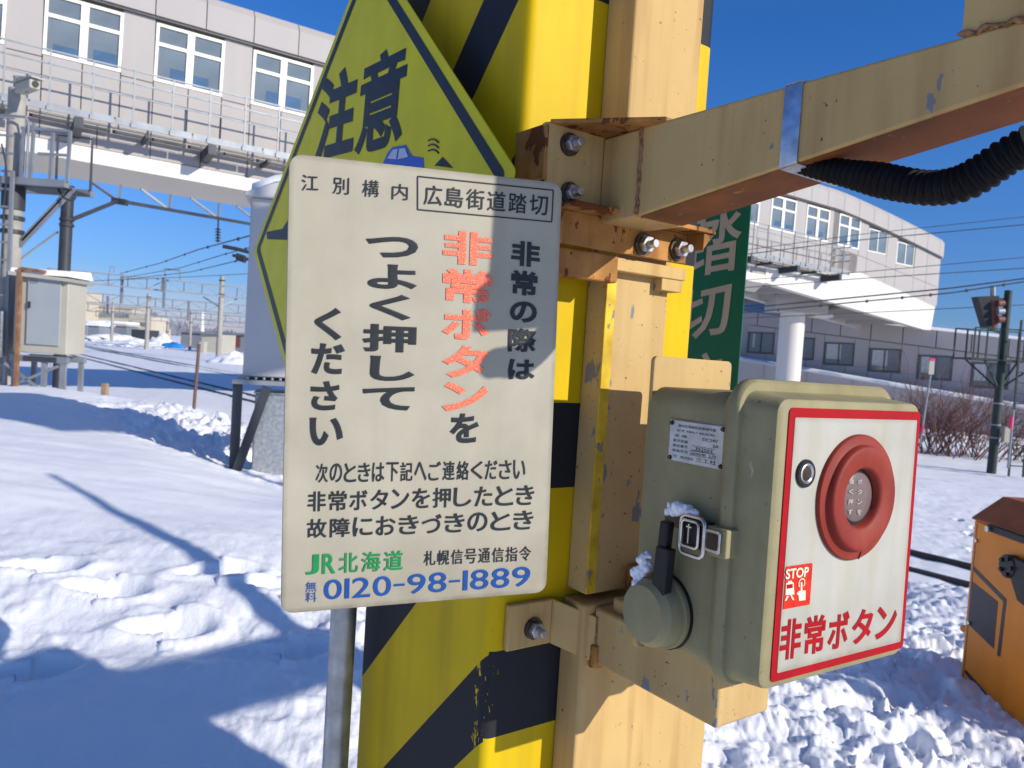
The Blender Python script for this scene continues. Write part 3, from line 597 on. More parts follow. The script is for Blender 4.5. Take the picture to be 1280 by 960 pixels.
for r0, r1 in ((.0046, .0036),):
    c = BF.L(1002, 729, -.0033); mb.rings([[(c[0] + r * math.cos(a * math.pi / 12), -.0036, c[1] + r * math.sin(a * math.pi / 12)) for a in range(-3, 16)] for r in (r0, r1)], False, False)
    mb.f = [f for f in mb.f if not (18 in f and 0 in f)]
mb.build('pictogram', M['white'], stk)
glyph([[(984, 731), (991, 730), (991, 735), (984, 736)]], stk, 'pictogram', -.0037).data.materials[0] = M['red']
# big lettering
def strline(s, fr, L, R, hs, m, root, bold=0, y=-.0006, wt=None, name='lettering'):
    n = len(s); wt = wt or [1] * n; tot = sum(wt) + .16 * (n - 1); u = 0
    for c, wv in zip(s, wt):
        t0 = u / tot; t1 = (u + wv) / tot; u += wv + .16
        f = lambda t: (L[0] + (R[0] - L[0]) * t, L[1] + (R[1] - L[1]) * t)
        h = hs[0] + (hs[1] - hs[0]) * (t0 + t1) / 2 if isinstance(hs, tuple) else hs
        if c in 'くしっ、ー-': h *= .95
        text(c, fr, f(t0), f(t1), h * (.12 if c == '-' else 1), m, root, bold, y, name)
strline('非常ボタン', BF, (976, 801), (1121, 775), (51, 39), M['red'], ebox, .028, y=-.0027)
# left side of the box
SF = Frame(BF.w(X0 - .003, 0, 0), BF.n, BF.b, BK)        # x = towards the front, z = up, y = into the box
def sp(px, py, y=0.): return SF.L(px, py, y)
def side(name, parent=None):
    pass
npn = MB(); q = [sp(*p) for p in ((840, 524), (909, 539), (906, 588), (838, 573))]
mx0, mx1 = min(q[0][0], q[3][0]), max(q[1][0], q[2][0]); mz0, mz1 = min(q[2][1], q[3][1]), max(q[0][1], q[1][1])
def SM(root): root.matrix_world = SF.M; return root
np_ = tag(MB().prism([(mx0, mz0), (mx1, mz0), (mx1, mz1), (mx0, mz1)], -.0022, .0015).build('name_plate', M['plate'], ebox, bevel=.0008))
np_.matrix_local = BF.M.inverted() @ SF.M
bk = MB().prism([(mx0 - .0015, mz0 - .003), (mx1 + .003, mz0 - .003), (mx1 + .003, mz1 + .0015), (mx0 - .0015, mz1 + .0015)], -.0008, .002).build('plate_seat', M['box'], np_, bevel=.0005)
for X, Z in ((mx0 + .003, mz0 + .003), (mx1 - .003, mz0 + .003), (mx0 + .003, mz1 - .003), (mx1 - .003, mz1 - .003)):
    MB().cyl((X, -.0022, Z), (X, -.0042, Z), .0024, .0018, seg=14).build('screw', M['darkmetal'], np_, smooth=40)
lines = [('踏切支障報知装置操作器', .16, .84, .92), ('形式 ABH-1 B(LEDB)', .14, .82, .79), ('定 格', .1, .34, .66), ('DC24V', .62, .88, .66), ('電流容量', .08, .36, .53), ('3A', .8, .9, .53), ('製造番号', .08, .36, .40), ('352503', .5, .8, .40), ('製造年月', .08, .36, .27), ('2005年 2月', .42, .86, .27), ('▽', .1, .18, .12), ('株式会社', .24, .48, .12), ('三工社', .52, .88, .13)]
def flat_text(s, M4, x0, x1, zc, h, m, parent, y, bold=.0):
    cu = bpy.data.curves.new('t', 'FONT'); cu.body = s; cu.resolution_u = 2
    o = bpy.data.objects.new('t', cu); me = bpy.data.meshes.new_from_object(o); me.name = 'lettering'
    n = len(me.vertices); co = np.empty(n * 3, 'f'); me.vertices.foreach_get('co', co); co = co.reshape(-1, 3)
    a0, a1 = co[:, 0].min(), co[:, 0].max(); b0, b1 = co[:, 1].min(), co[:, 1].max()
    nv = np.stack([x0 + (x1 - x0) * (co[:, 0] - a0) / (a1 - a0), np.full(n, y), zc + h * ((co[:, 1] - b0) / (b1 - b0) - .5)], 1).astype('f')
    me.vertices.foreach_set('co', nv.ravel()); me.materials.clear(); me.materials.append(m); me.polygons.foreach_set('material_index', [0] * len(me.polygons)); me.update()
    bpy.data.objects.remove(o); bpy.data.curves.remove(cu); return link('lettering', me, parent)
for s_, u0, u1, v in lines:
    pw, ph = mx1 - mx0, mz1 - mz0; h = ph * (.10 if s_ == '三工社' else .07)
    flat_text(s_, None, mx0 + pw * u0, mx0 + pw * u1, mz0 + ph * (v * .94 + .01), h, M['ink'], np_, -.0026, .02)
for u0, u1, v in ((.44, .84, .40), (.40, .84, .27)):
    for dv in (-.055, .055): MB().box(mx0 + pw * u0, mx0 + pw * u1, -.0026, -.0024, mz0 + ph * ((v + dv) * .94 + .01), mz0 + ph * ((v + dv) * .94 + .018)).build('ruled_line', M['ink'], np_)
# toggle latch
def spart(mb, name, m, parent=None, bevel=0, smooth=None):
    o = mb.build(name, m, ebox, bevel, smooth)
    if parent is None: o.matrix_local = BF.M.inverted() @ SF.M
    else: o.parent = parent
    return o
c = [sp(833, 640), sp(915, 655), sp(870, 700)]
lx, lz = sp(885, 665)
latch = spart(MB().prism(rrect(lx - .055, lx - .02, lz - .004, lz + .012, .003), -.002, .003), 'toggle_latch', M['darkmetal'], bevel=.0005)
spart(MB().prism(rrect(lx + .012, lx + .036, lz - .016, lz + .010, .002), -.016, .004), 'strike_block', M['box'], latch, bevel=.001)
spart(MB().prism(rrect(lx + .013, lx + .031, lz - .013, lz + .008, .003), -.0185, -.016), 'strike_plate', M['chrome'], latch, bevel=.0008)
spart(MB().prism(rrect(lx + .0155, lx + .0285, lz - .010, lz + .005, .002), -.0190, -.0183), 'strike_recess', M['darkmetal'], latch)
spart(MB().tube([(x, -.019, z) for x, z in rrect(lx - .016, lx + .013, lz - .021, lz + .015, .006, 3)], .0020, 8, True), 'bail_loop', M['chrome'], latch, smooth=50)
spart(MB().tube([(x, -.0215, z) for x, z in rrect(lx - .013, lx + .008, lz - .013, lz + .011, .004, 3)], .0014, 8, True), 'inner_loop', M['chrome'], latch, smooth=50)
spart(MB().prism(rrect(lx - .015, lx + .010, lz - .014, lz + .011, .002), -.017, -.002), 'latch_core', M['darkmetal'], latch, bevel=.001)
spart(MB().prism(rrect(lx - .012, lx + .007, lz - .011, lz + .008, .001), -.0185, -.0165), 'latch_tongue', M['black'], latch, bevel=.0006)
spart(MB().box(lx - .005, lx - .0035, -.0215, -.018, lz - .010, lz + .008).box(lx - .0075, lx - .001, -.0212, -.018, lz + .0045, lz + .0058), 'spring_pin', M['chrome'], latch)
hx1, hz1 = sp(850, 645); hx2, hz2 = sp(850, 752)
spart(MB().obox(((hx1 + hx2) / 2 - .004, -.018, (hz1 + hz2) / 2 + .008), (.0055, 0, 0), (0, .005, 0), (.002, 0, -(hz2 - hz1) / 2 * .72)), 'handle_neck', M['black'], latch, bevel=.002)
spart(MB().obox((hx2 - .004, -.021, (hz1 * .35 + hz2 * .65)), (.0085, 0, 0), (0, .0055, 0), (.0015, 0, -(hz2 - hz1) / 2 * .62)), 'handle_grip', M['black'], latch, bevel=.0015)
# round cable gland cover
gx1, gz1 = sp(832, 762)
gl = spart(MB().cyl((gx1, .004, gz1), (gx1, -.004, gz1), .0375, seg=48), 'gland_seal', M['black'], smooth=40)
spart(MB().rings([[(gx1 + r * math.cos(2 * math.pi * k / 48) * 1.0, y, gz1 + r * math.sin(2 * math.pi * k / 48)) for k in range(48)][::-1] for r, y in ((.0365, -.003), (.0365, -.008), (.0355, -.0095), (.0335, -.010), (.0325, -.024), (.027, -.032), (.025, -.0325))], True, True), 'gland_cover', M['box'], gl, smooth=28)
spart(MB().cyl((gx1 + .022, -.0285, gz1 - .004), (gx1 + .022, -.0315, gz1 - .004), .0045, seg=20), 'gland_screw', M['darkmetal'], gl, smooth=40)
# mounting plate behind the box
px0 = X0 + .002; 
mp_ = thing('mounting_plate', 'beige mounting plate with rounded corners and rusty nicks standing up behind the emergency box', 'plate', BF)
q0 = BF.L(818, 447, .166); q1 = BF.L(915, 450, .166)
pl_top = (q0[1] + q1[1]) / 2
MB().prism(rrect(q0[0], q1[0], Z0 - .02, pl_top, .006), .1655, .171).build('back_plate', M['beige_peel'], mp_, bevel=.001)
yb = -(PF.X(818, 700, .2)[0])
MB().box(q0[0] + .03, q1[0], .171, .24, Z0 - .018, Z0 + .01).build('spacer', M['beige'], mp_, bevel=.003)
# clinging snow
def snow_blob(root, fr, spots, label, seed):
    rg = random.Random(seed); o = thing('snow_clump', label, 'snow', fr)
    import bmesh
    bm = bmesh.new()
    for x, y, z, r in spots:
        for k in range(9):
            rr = r * rg.uniform(.32, .62); p = Vector((x + rg.gauss(0, r * .42), y + rg.gauss(0, r * .25), z + rg.gauss(0, r * .22)))
            bmesh.ops.create_icosphere(bm, subdivisions=1, radius=rr, matrix=Matrix.Translation(p))
    me = bpy.data.meshes.new('snow'); bm.to_mesh(me); bm.free(); me.materials.append(M['snow_near']); s = link('snow', me, o)
    rm = s.modifiers.new('r', 'REMESH'); rm.mode = 'VOXEL'; rm.voxel_size = .0010; rm.use_smooth_shade = True; sm = s.modifiers.new('s', 'SMOOTH'); sm.iterations = 2; tx = bpy.data.textures.new('grain', 'CLOUDS'); tx.noise_scale = .0028; dp = s.modifiers.new('d', 'DISPLACE'); dp.texture = tx; dp.strength = .0020
    return o
sx, sz = sp(866, 636); sx2, sz2 = sp(820, 710)
snow_blob(None, SF, [(sx - .016, -.012, sz - .003, .009), (sx - .002, -.012, sz + .002, .010), (sx + .012, -.012, sz, .008), (sx - .022, -.01, sz - .006, .006)], 'small clump of snow caught on top of the box latch', 1)
snow_blob(None, SF, [(sx2 - .001, -.022, sz2 - .004, .010), (sx2 + .004, -.022, sz2 + .008, .008), (sx2 + .006, -.02, sz2 + .016, .006), (sx2 + .002, -.024, sz2 - .012, .008)], 'small clump of snow on the round cable cover of the box', 2)

# ================================================================== white notice
WF = pose(19.52, .41, 1.88, (-.08963, .82, 2.55434)); WW, WH = .29253 / 2, .46391 / 2
ws = thing('notice_sign', 'weathered cream metal notice with black and red vertical Japanese lettering', 'sign', WF)
MB().prism(rrect(-WW, WW, -WH, WH, .013), .0, .0022).build('sheet', M['sign_white'], ws, bevel=.0007)
rim = rrect(-WW + .003, WW - .003, -WH + .003, WH - .003, .011)
T = lambda s_, L, R, h, m='ink', b=0.: text(s_, WF, L, R, h, M[m], ws, b, y=-.0009)
for c, L, R, h in (('江', (377, 228), (398, 229), 20), ('別', (416, 231.5), (436.5, 233), 21), ('構', (453, 235), (474, 236), 21), ('内', (490, 239), (510, 240.5), 20)): T(c, L, R, h, b=.004)
strline('広島街道踏切', WF, (530, 243), (685, 257.5), 25, M['ink'], ws, .008, y=-.0009)
pts = [(522, 220.5), (691.5, 238), (689.5, 277.5), (522, 262)]
for i in range(4):
    p, q = WF.L(*pts[i]), WF.L(*pts[(i + 1) % 4]); MB().beam((p[0], -.0006, p[1]), (q[0], -.0006, q[1]), .0004, .0013, up=(0, 0, 1) if i % 2 == 0 else (1, 0, 0)).build('frame_line', M['ink'], ws)
c6 = lambda a, b_, c, d: ((340 + a / 3.2, 180 + (c + d) / 6.4), (340 + b_ / 3.2, 180 + (c + d) / 6.4), (d - c) / 3.2)
c7 = lambda a, b_, c, d: ((340 + a / 3.2, 480 + (c + d) / 6.4), (340 + b_ / 3.2, 480 + (c + d) / 6.4), (d - c) / 3.2)
for ch, bb, sl_ in (('非', c6(958, 1072, 390, 490), 3), ('常', c6(957, 1062, 508, 606), 3), ('の', c6(952, 1060, 630, 715), 2), ('際', c6(945, 1058, 738, 832), 1), ('は', c6(945, 1052, 862, 942), 1),
                    ('つ', c6(375, 585, 370, 455), 4), ('よ', c6(383, 582, 482, 580), 3), ('く', c6(390, 558, 600, 702), 3), ('押', c6(362, 578, 722, 832), 2), ('し', c6(392, 572, 850, 948), 2), ('て', c7(362, 570, 12, 106), 0),
                    ('く', c6(170, 280, 652, 782), 3), ('だ', c6(158, 292, 797, 922), 2), ('さ', c7(155, 270, -12, 105), 0), ('い', c7(150, 285, 133, 245), -1), ('を', c7(712, 828, 117, 236), -1)):
    L, R, h = bb; T(ch, (L[0], L[1] - sl_ * .6), (R[0], R[1] + sl_ * .6), h, b=.034)
for ch, bb, sl_ in (('非', c6(685, 883, 350, 483), 4), ('常', c6(683, 880, 502, 635), 4), ('ボ', c6(680, 878, 655, 782), 3), ('タ', c6(680, 865, 805, 935), 1), ('ン', c7(680, 865, -10, 106), -1)):
    L, R, h = bb; T(ch, (L[0], L[1] - sl_ * .6), (R[0], R[1] + sl_ * .6), h, 'ink_red', .036)
strline('次のときは下記へご連絡ください', WF, (395, 591.5), (657, 586.5), 24, M['ink'], ws, .012, y=-.0009)
strline('非常ボタンを押したとき', WF, (385, 627), (668, 618.5), 25, M['ink'], ws, .016, y=-.0009)
strline('故障におきづきのとき', WF, (384, 661), (667, 649.5), 24, M['ink'], ws, .016, y=-.0009)
strline('JR北海道', WF, (382, 706), (504, 700), 25, M['ink_green'], ws, .018, y=-.0009, wt=[.7, .7, 1, 1, 1])
strline('札幌信号通信指令', WF, (530, 698), (664, 691.5), 18.5, M['ink'], ws, .008, y=-.0009)
T('無', (382, 734), (396, 733), 12.5, 'ink_blue', .0); T('料', (382, 746.5), (396, 746), 12.5, 'ink_blue', .0)
strline('0120-98-1889', WF, (405, 737.5), (663, 720), 25, M['ink_blue'], ws, .006, y=-.0009, wt=[1, .26, 1, 1, .6, 1, 1, .6, .26, 1, 1, 1])

# ================================================================== diamond caution sign
k = 1.46; dc = Vector((-.19799, .87417, 2.73318)); dc = CC + (dc - CC) * k
DF = pose(-53.15, -2.72, 1.85, dc); DH = .318 * k
ds = thing('diamond_sign', 'yellow green diamond caution sign partly hidden behind the cream notice', 'sign', DF)
def dia(h, r=.012):
    n = 6; out = []
    for (cx, cz, a0) in ((h - r * 1.414, 0, -45), (0, h - r * 1.414, 45), (-h + r * 1.414, 0, 135), (0, -h + r * 1.414, 225)):
        for j in range(n + 1): a = math.radians(a0 + 90 * j / n); out.append((cx + r * math.cos(a), cz + r * math.sin(a)))
    return out
MB().prism(dia(DH), 0, .002).build('sheet', M['lime'], ds, bevel=.0006)
o = dia(DH - .020); i = dia(DH - .042, .006)
MB().rings([[(x, -.0006, z) for x, z in i], [(x, -.0006, z) for x, z in o]], False, False).build('black_border', M['ink'], ds)
TD_ = lambda s_, L, R, h, b: text(s_, DF, L, R, h, M['ink'], ds, b, y=-.0008)
TD_('注', (396, 152), (445, 134), 108, .038); TD_('意', (447, 137), (507, 112), 120, .026)
def dpoly(name, pts, m, y=-.0008, parent=None): return MB().prism([DF.L(*p, y) for p in pts], y, y + .0005).build(name, m, parent or ds)
car = dpoly('car_pictogram', [(478, 205), (484, 192), (490, 184), (507, 181), (515, 195), (529, 197), (530, 215), (478, 215)], mat('blue sign film', (.04, .09, .42), .3, var=.1), -.0008)
dpoly('car_window', [(484, 198), (491, 187), (497, 186), (495, 199)], mat('pale sign film', (.45, .5, .6), .3), -.0016, car); dpoly('car_window', [(499, 186), (506, 185), (510, 196), (497, 199)], bpy.data.materials['pale sign film'], -.0016, car)
for j in range(3):
    P = [DF.L(536 + 13 * t, 176 + j * 6.5 - 3 * math.sin(math.pi * t) + 2.5 * t) for t in (0, .25, .5, .75, 1)]
    MB().tube([(x, -.0010, z) for x, z in P], .0011, 5).build('motion_line', M['ink'], ds)
dpoly('black_mark', [(543, 207), (553, 196), (566, 210)], M['ink'])
dpoly('black_mark', [(333, 290), (353, 286), (362, 271), (364, 300), (334, 299)], M['ink'])
for z in (-.12, .12):
    MB().box(-.02, .25, .002, .02, z, z + .03).build('mounting_rail', M['galv'], ds, bevel=.002)

# ================================================================== green board behind the post
GP = at(930, 350, 1.55); GF = pose(-54.5, 0, 0, (GP.x, GP.y, GP.z))
x1 = GF.L(945, 262)[0]
gs = thing('green_sign', 'green vertical sign with pale rounded lettering showing behind the post', 'sign', GF)
zt_ = GF.L(946, 235)[1]; zb_ = GF.L(915, 560)[1]; xr_ = (GF.L(945, 265)[0] + GF.L(917, 450)[0]) / 2
MB().prism(rrect(xr_ - .30, xr_, zb_, zt_, .006), 0, .0025).build('sheet', M['green'], gs, bevel=.0006)
G = lambda s_, L, R, h, b: text(s_, GF, L, R, h, M['greenletter'], gs, b, y=-.001)
G('踏', (853, 312), (927, 296), 78, .012); G('切', (849, 397), (913, 384), 64, .02); G('注', (845, 478), (903, 466), 60, .015)
MB().box(xr_ - .2, xr_ - .17, .0025, .03, zb_ + .02, zt_ - .02).build('mounting_rail', M['galv'], gs, bevel=.002)

# ================================================================== elevated station corridor (overpass) receding to the right
OC = 27.0; OT = math.radians(56.5); ODir = (math.sin(OT), math.cos(OT), 0)
OF = Frame((0, OC, 0), ODir, (0, 0, 1))               # x along the wall, y away from us, z up
ZS = -.0135
def zo(x): return ZS * (x + 12)
ov = thing('overpass', 'long pinkish beige elevated walkway building with rows of windows spanning the railway', 'overpass', OF)
def oq(name, xa, xb, zA, zB, y0, y1, m, parent=ov, bevel=0):
    """box whose top and bottom follow the gentle fall of the corridor"""
    mb = MB(); vs = []
    for z in (zA, zB):
        vs += [(xa, y0, z + zo(xa)), (xb, y0, z + zo(xb)), (xb, y1, z + zo(xb)), (xa, y1, z + zo(xa))]
    return mb.add(vs, [(0, 3, 2, 1), (4, 5, 6, 7), (0, 1, 5, 4), (1, 2, 6, 5), (2, 3, 7, 6), (3, 0, 4, 7)]).build(name, m, parent, bevel)
XL = -24.4; XB = 17.6; XE = 27.3                        # corridor start, bend of the roof, right end
def zroof(x): return 11.62 + zo(x) if x < XB else 11.22 - .012 * (x - XB) * 0 - ((x - XB) / (XE + .5 - XB)) ** 1.25 * 1.15
def zfas(x): return 10.72 + zo(x) if x < XB else 10.32 - ((x - XB) / (XE - XB)) ** 1.2 * 1.12
# core of the building behind the cladding
oq('wall_core', XL, 19.9, 7.22, 10.9, .12, 4.0, M['bridge'])
core = MB(); xs_ = np.linspace(19.9, XE - .1, 8); lo = [7.62 - .15 * (x - 19.9) for x in xs_]
core.rings([[(x, .12, l_ + .03), (x, .12, zfas(x) + .3), (x, 4.0, zfas(x) + .3), (x, 4.0, l_ + .03)][::-1] for x, l_ in zip(xs_, lo)]); core.build('wall_core', M['bridge'], ov)
# roof fascia panels, every 1.25 m
x = XL; 
def fascia(xa, xb):
    n = 3; L0 = []; f = MB()
    for x_ in np.linspace(xa + .012, xb - .012, n):
        zt__, zb__ = zroof(x_), zfas(x_)
        L0.append([(x_, -.16, zb__), (x_, -.16, zt__ - .22), (x_, -.02, zt__), (x_, .12, zt__ + .02), (x_, .12, zb__)])
    f.rings(L0); f.f = [q[::-1] for q in f.f]; return f.build('fascia_panel', M['bridge'], ov)
while x < XE - .2:
    fascia(x, min(x + 1.25, XE)); x += 1.25
top = MB(); rx = np.linspace(XL, XE + .2, 40); top.rings([[(x_, -.02, zroof(x_) - .05), (x_, 2.1, zroof(x_) + .25), (x_, 4.2, zroof(x_) - .05), (x_, 4.2, zfas(x_)), (x_, -.02, zfas(x_))] for x_ in rx]); top.f = [q[::-1] for q in top.f]; top.build('roof', M['bridge'], ov)
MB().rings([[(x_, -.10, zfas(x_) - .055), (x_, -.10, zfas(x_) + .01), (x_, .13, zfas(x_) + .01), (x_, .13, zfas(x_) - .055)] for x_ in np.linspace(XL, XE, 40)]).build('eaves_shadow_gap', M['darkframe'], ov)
# windows: one built at the origin, the rest are copies that share its meshes
WWd, WHt = 1.72, 1.5
def frame_mesh(w_, h_, transom, mull=.09):
    mb = MB(); t = .075
    mb.box(0, w_, -.06, .05, 0, t).box(0, w_, -.06, .05, h_ - t, h_).box(0, t, -.06, .05, t, h_ - t).box(w_ - t, w_, -.06, .05, t, h_ - t)
    mb.box(w_ / 2 - mull, w_ / 2 + mull, -.055, .05, t, h_ - t)
    if transom: mb.box(t, w_ / 2 - mull, -.05, .05, h_ * .62, h_ * .62 + .09).box(w_ / 2 + mull, w_ - t, -.05, .05, h_ * .62, h_ * .62 + .09)
    return mb
fme = frame_mesh(WWd, WHt, True).mesh('window_frame', M['wframe'])
def pane_me(w_, h_): return MB().box(0, w_, 0, .015, 0, h_).mesh('pane', M['glass'])
pw_ = WWd / 2 - .09 - .075; M['glass_b'] = mat('paler window glass', (.24, .27, .27), .05, var=.35, scale=1.3, spec=.9); M['reflection_blue'] = mat('bluish painted reflection', (.08, .14, .22), .05, var=.4, scale=1.1, spec=.9)
big = pane_me(pw_, WHt * .62 - .075); sml = pane_me(pw_, WHt * .38 - .09 - .075)
blind = MB().box(0, pw_, .04, .05, 0, .5).mesh('interior', M['curtain'])
def place(me, x, y, z, par, name=None):
    o = bpy.data.objects.new(name or me.name, me); COL.objects.link(o); o.parent = par; o.location = (x, y, z); return o
k = 0; win_s = [-14.35 + 2.49 * i for i in range(-4, 14)]
for s0 in win_s:
    if s0 > 18.5: continue
    z0_ = 9.1 + zo(s0 + .8)
    f = place(fme, s0, .04, z0_, ov, 'window')
    f.rotation_euler = (0, math.atan(-ZS), 0)
    for dx in (.075, WWd / 2 + .09):
        pb_ = place(big, dx, -.01, .075, f); place(sml, dx, -.01, WHt * .62 + .09, f)
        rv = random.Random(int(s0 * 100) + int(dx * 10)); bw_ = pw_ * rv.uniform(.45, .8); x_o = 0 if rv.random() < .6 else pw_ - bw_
        MB().box(x_o, x_o + bw_, -.006, .0, 0, (WHt * .62 - .075) * rv.uniform(.25, .5)).build('painted_reflection', M['reflection_blue'], f).location = (dx, -.01, .075)  # bluish patch painting the far window's reflection onto the pane
# plain dark windows in the falling end
f2 = MB(); W2, H2 = 1.62, 1.12
f2.box(0, W2, -.03, .05, 0, .05).box(0, W2, -.03, .05, H2 - .05, H2).box(0, .05, -.03, .05, .05, H2 - .05).box(W2 - .05, W2, -.03, .05, .05, H2 - .05).box(W2 / 2 - .03, W2 / 2 + .03, -.03, .05, .05, H2 - .05)
f2me = f2.mesh('window_frame', M['wframe']); p2 = pane_me(W2 / 2 - .08, H2 - .1)
for s0, z0_ in ((20.58, 8.72), (23.14, 8.41)):
    f = place(f2me, s0, .06, z0_, ov, 'window')
    for dx in (.05, W2 / 2 + .03): place(p2, dx, 0, .05, f)
f = place(MB().box(0, .42, -.02, .05, 0, 1.3).mesh('window_frame', M['wframe']), 26.35, .05, 7.75, ov, 'window'); place(pane_me(.3, 1.2), .06, -.03, .05, f)
# cladding panels round the windows: piers, sills and the lower band with recessed joints
def panel(xa, xb, za, zbv, y0=0., m='bridge'): return oq('wall_panel', xa + .012, xb - .012, za + .012, zbv - .012, y0, .119, M[m])
for i, s0 in enumerate(win_s):
    if s0 > 18.5 or s0 < -22: continue
    e = s0 + WWd; n_ = s0 + 2.49
    if s0 < 16: panel(e, n_, 9.02, 10.74)
    panel(s0, s0 + WWd / 2, 7.66, 9.09); panel(s0 + WWd / 2, e, 7.66, 9.09); 
    if s0 < 16: panel(e, n_, 7.66, 9.02)
    panel(s0, s0 + 1.245, 7.06, 7.66, .015); panel(s0 + 1.245, n_, 7.06, 7.66, .015)
def epanel(xa, xb, fa, fb, ga, gb):      # sloping end panels: bottom fa..fb, top ga..gb
    return MB().prism([(xa + .012, fa), (xb - .012, fb), (xb - .012, gb), (xa + .012, ga)], .0, .119).build('wall_panel', M['bridge'], ov)
for xa, xb in ((17.6, 19.0), (19.0, 20.5), (20.5, 22.2), (22.2, 23.1), (23.1, 24.8), (24.8, 26.0), (26.0, 27.2)):
    lo1 = lambda x_: 7.58 - .15 * max(0, x_ - 19.5); hi = lambda x_: 8.45 - .11 * (x_ - 19.5) if x_ > 18.5 else 8.6
    epanel(xa, xb, lo1(xa), lo1(xb), hi(xa) - .02, hi(xb) - .02)
    zw = lambda x_: zfas(x_) - .03
    if xa in (17.6,): epanel(17.6, 18.02, hi(17.6), hi(18.02), zw(17.6), zw(18.02))
    elif xa in (19.0,): epanel(19.76, 20.5, hi(19.76), hi(20.5), zw(19.76), zw(20.5))
    elif xa in (20.5,): epanel(20.5, 22.2, hi(20.5), hi(22.2), 8.70, 8.70); 
    elif xa in (23.1,): epanel(23.1, 24.8, hi(23.1), hi(24.8), 8.39, 8.39)
    else: epanel(xa, xb, hi(xa), hi(xb), zw(xa), zw(xb))
MB().box(XE - .12, XE + .02, .0, 4.05, 6.6, 9.3).build('end_wall', M['bridge'], ov)
# white girder below the cladding, sloping soffit, then the falling end
oq('girder', XL, 13.0, 6.67, 7.05, -.02, .62, M['girder'])
sof = MB(); sof.rings([[(x_, -.015, 6.665 + zo(x_)), (x_, .5, 6.30 + zo(x_)), (x_, .62, 6.32 + zo(x_)), (x_, .62, 6.665 + zo(x_))] for x_ in (XL, -9.0)]); sof.build('soffit', M['soffit'], ov)
sof = MB(); sof.rings([[(x_, -.015, 6.665 + zo(x_)), (x_, .5, 6.30 + zo(x_)), (x_, .62, 6.32 + zo(x_)), (x_, .62, 6.665 + zo(x_))] for x_ in (-9.0, 13.0)]); sof.build('soffit', M['soffit'], ov)
MB().prism([(13.0, 6.38), (26.2, 5.22), (26.9, 5.25), (27.1, 6.5), (20.0, 7.60), (18.9, 7.40), (13, 7.0)], -.03, .35).build('sloping_girder', M['girder'], ov)
MB().prism([(13.0, 6.38), (26.2, 5.22), (26.9, 5.25), (27.1, 6.5), (20.0, 7.60), (18.9, 7.40), (13, 7.0)], 3.5, 3.9).build('sloping_girder', M['girder'], ov)
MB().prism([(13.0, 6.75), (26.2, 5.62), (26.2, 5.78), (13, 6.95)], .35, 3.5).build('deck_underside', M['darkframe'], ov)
for x_ in np.arange(14, 26, 1.5): MB().box(x_, x_ + .12, .36, 3.5, 6.4 - (x_ - 13) * .088, 6.7 - (x_ - 13) * .088).build('deck_beam', M['soffit'], ov)
MB().rings([[(x_, -.034, z_ - .02), (x_, -.034, z_ + .035), (x_, .1, z_ + .035), (x_, .1, z_ - .02)][::-1] for x_, z_ in ((20.0, 7.60), (27.15, 6.52))]).build('seam_line', M['soffit'], ov)
# service catwalk along the wall
WK = .85; catw = thing('catwalk', 'galvanised maintenance catwalk with railings fixed along the overpass wall', 'catwalk', OF)
def wq(name, xa, xb, z0_, z1_, y0, y1, m): return oq(name, xa, xb, z0_, z1_, y0, y1, m, catw)
xa = -20.0; XR = 17.9
while xa < XR:
    wq('kick_plate', xa + .02, min(xa + 1.8, XR) - .02, 7.57, 7.74, -WK - .03, -WK, M['galv_far']); 
    wq('floor_beam', xa + .02, min(xa + 1.8, XR) - .02, 7.50, 7.57, -.20, -.10, M['dark_far'])
    for y_ in (-.42, -.62): wq('floor_bar', xa + .02, min(xa + 1.8, XR) - .02, 7.55, 7.56, y_ - .006, y_ + .006, M['dark_far'])
    xa += 1.8
for z_ in (8.97, 8.66, 8.32): 
    MB().beam((-20, -WK, z_ + zo(-20)), (XR, -WK, z_ + zo(XR)), .034).build('handrail', M['galv_far'], catw)
post_me = MB().box(-.019, .019, -.019, .019, 0, 1.42).box(-.05, .05, -.04, .03, 0, .12).mesh('railing_post', M['galv_far'])
xp = -19.6
while xp <= XR + .1:
    place(post_me, xp, -WK - .03, 7.56 + zo(xp), catw, 'railing_post'); xp += .9
for z_ in (8.9, 8.55, 8.25): MB().beam((XR, -WK, z_ + zo(XR)), (XR, -.02, z_ + zo(XR)), .04).build('handrail', M['galv_far'], catw)
brk = MB().beam((0, -.02, .0), (0, -WK - .15, .06), .2, .26).mesh('bracket', M['dark_far'])
brk2 = MB().beam((0, -.02, -.38), (0, -WK + .1, -.02), .1, .12).mesh('bracket', M['dark_far'])
brk_s = MB().beam((0, -.02, 0), (0, -WK + .05, .03), .09, .1).mesh('bracket', M['dark_far'])
xp = -19.7
while xp < XR:
    kb = not hasattr(sc, 'x') and int(round((xp + 19.7) / 1.53)) % 2; place(brk_s if kb else brk, xp, 0, (7.42 if kb else 7.34) + zo(xp), catw, 'bracket')
    xp += 1.53
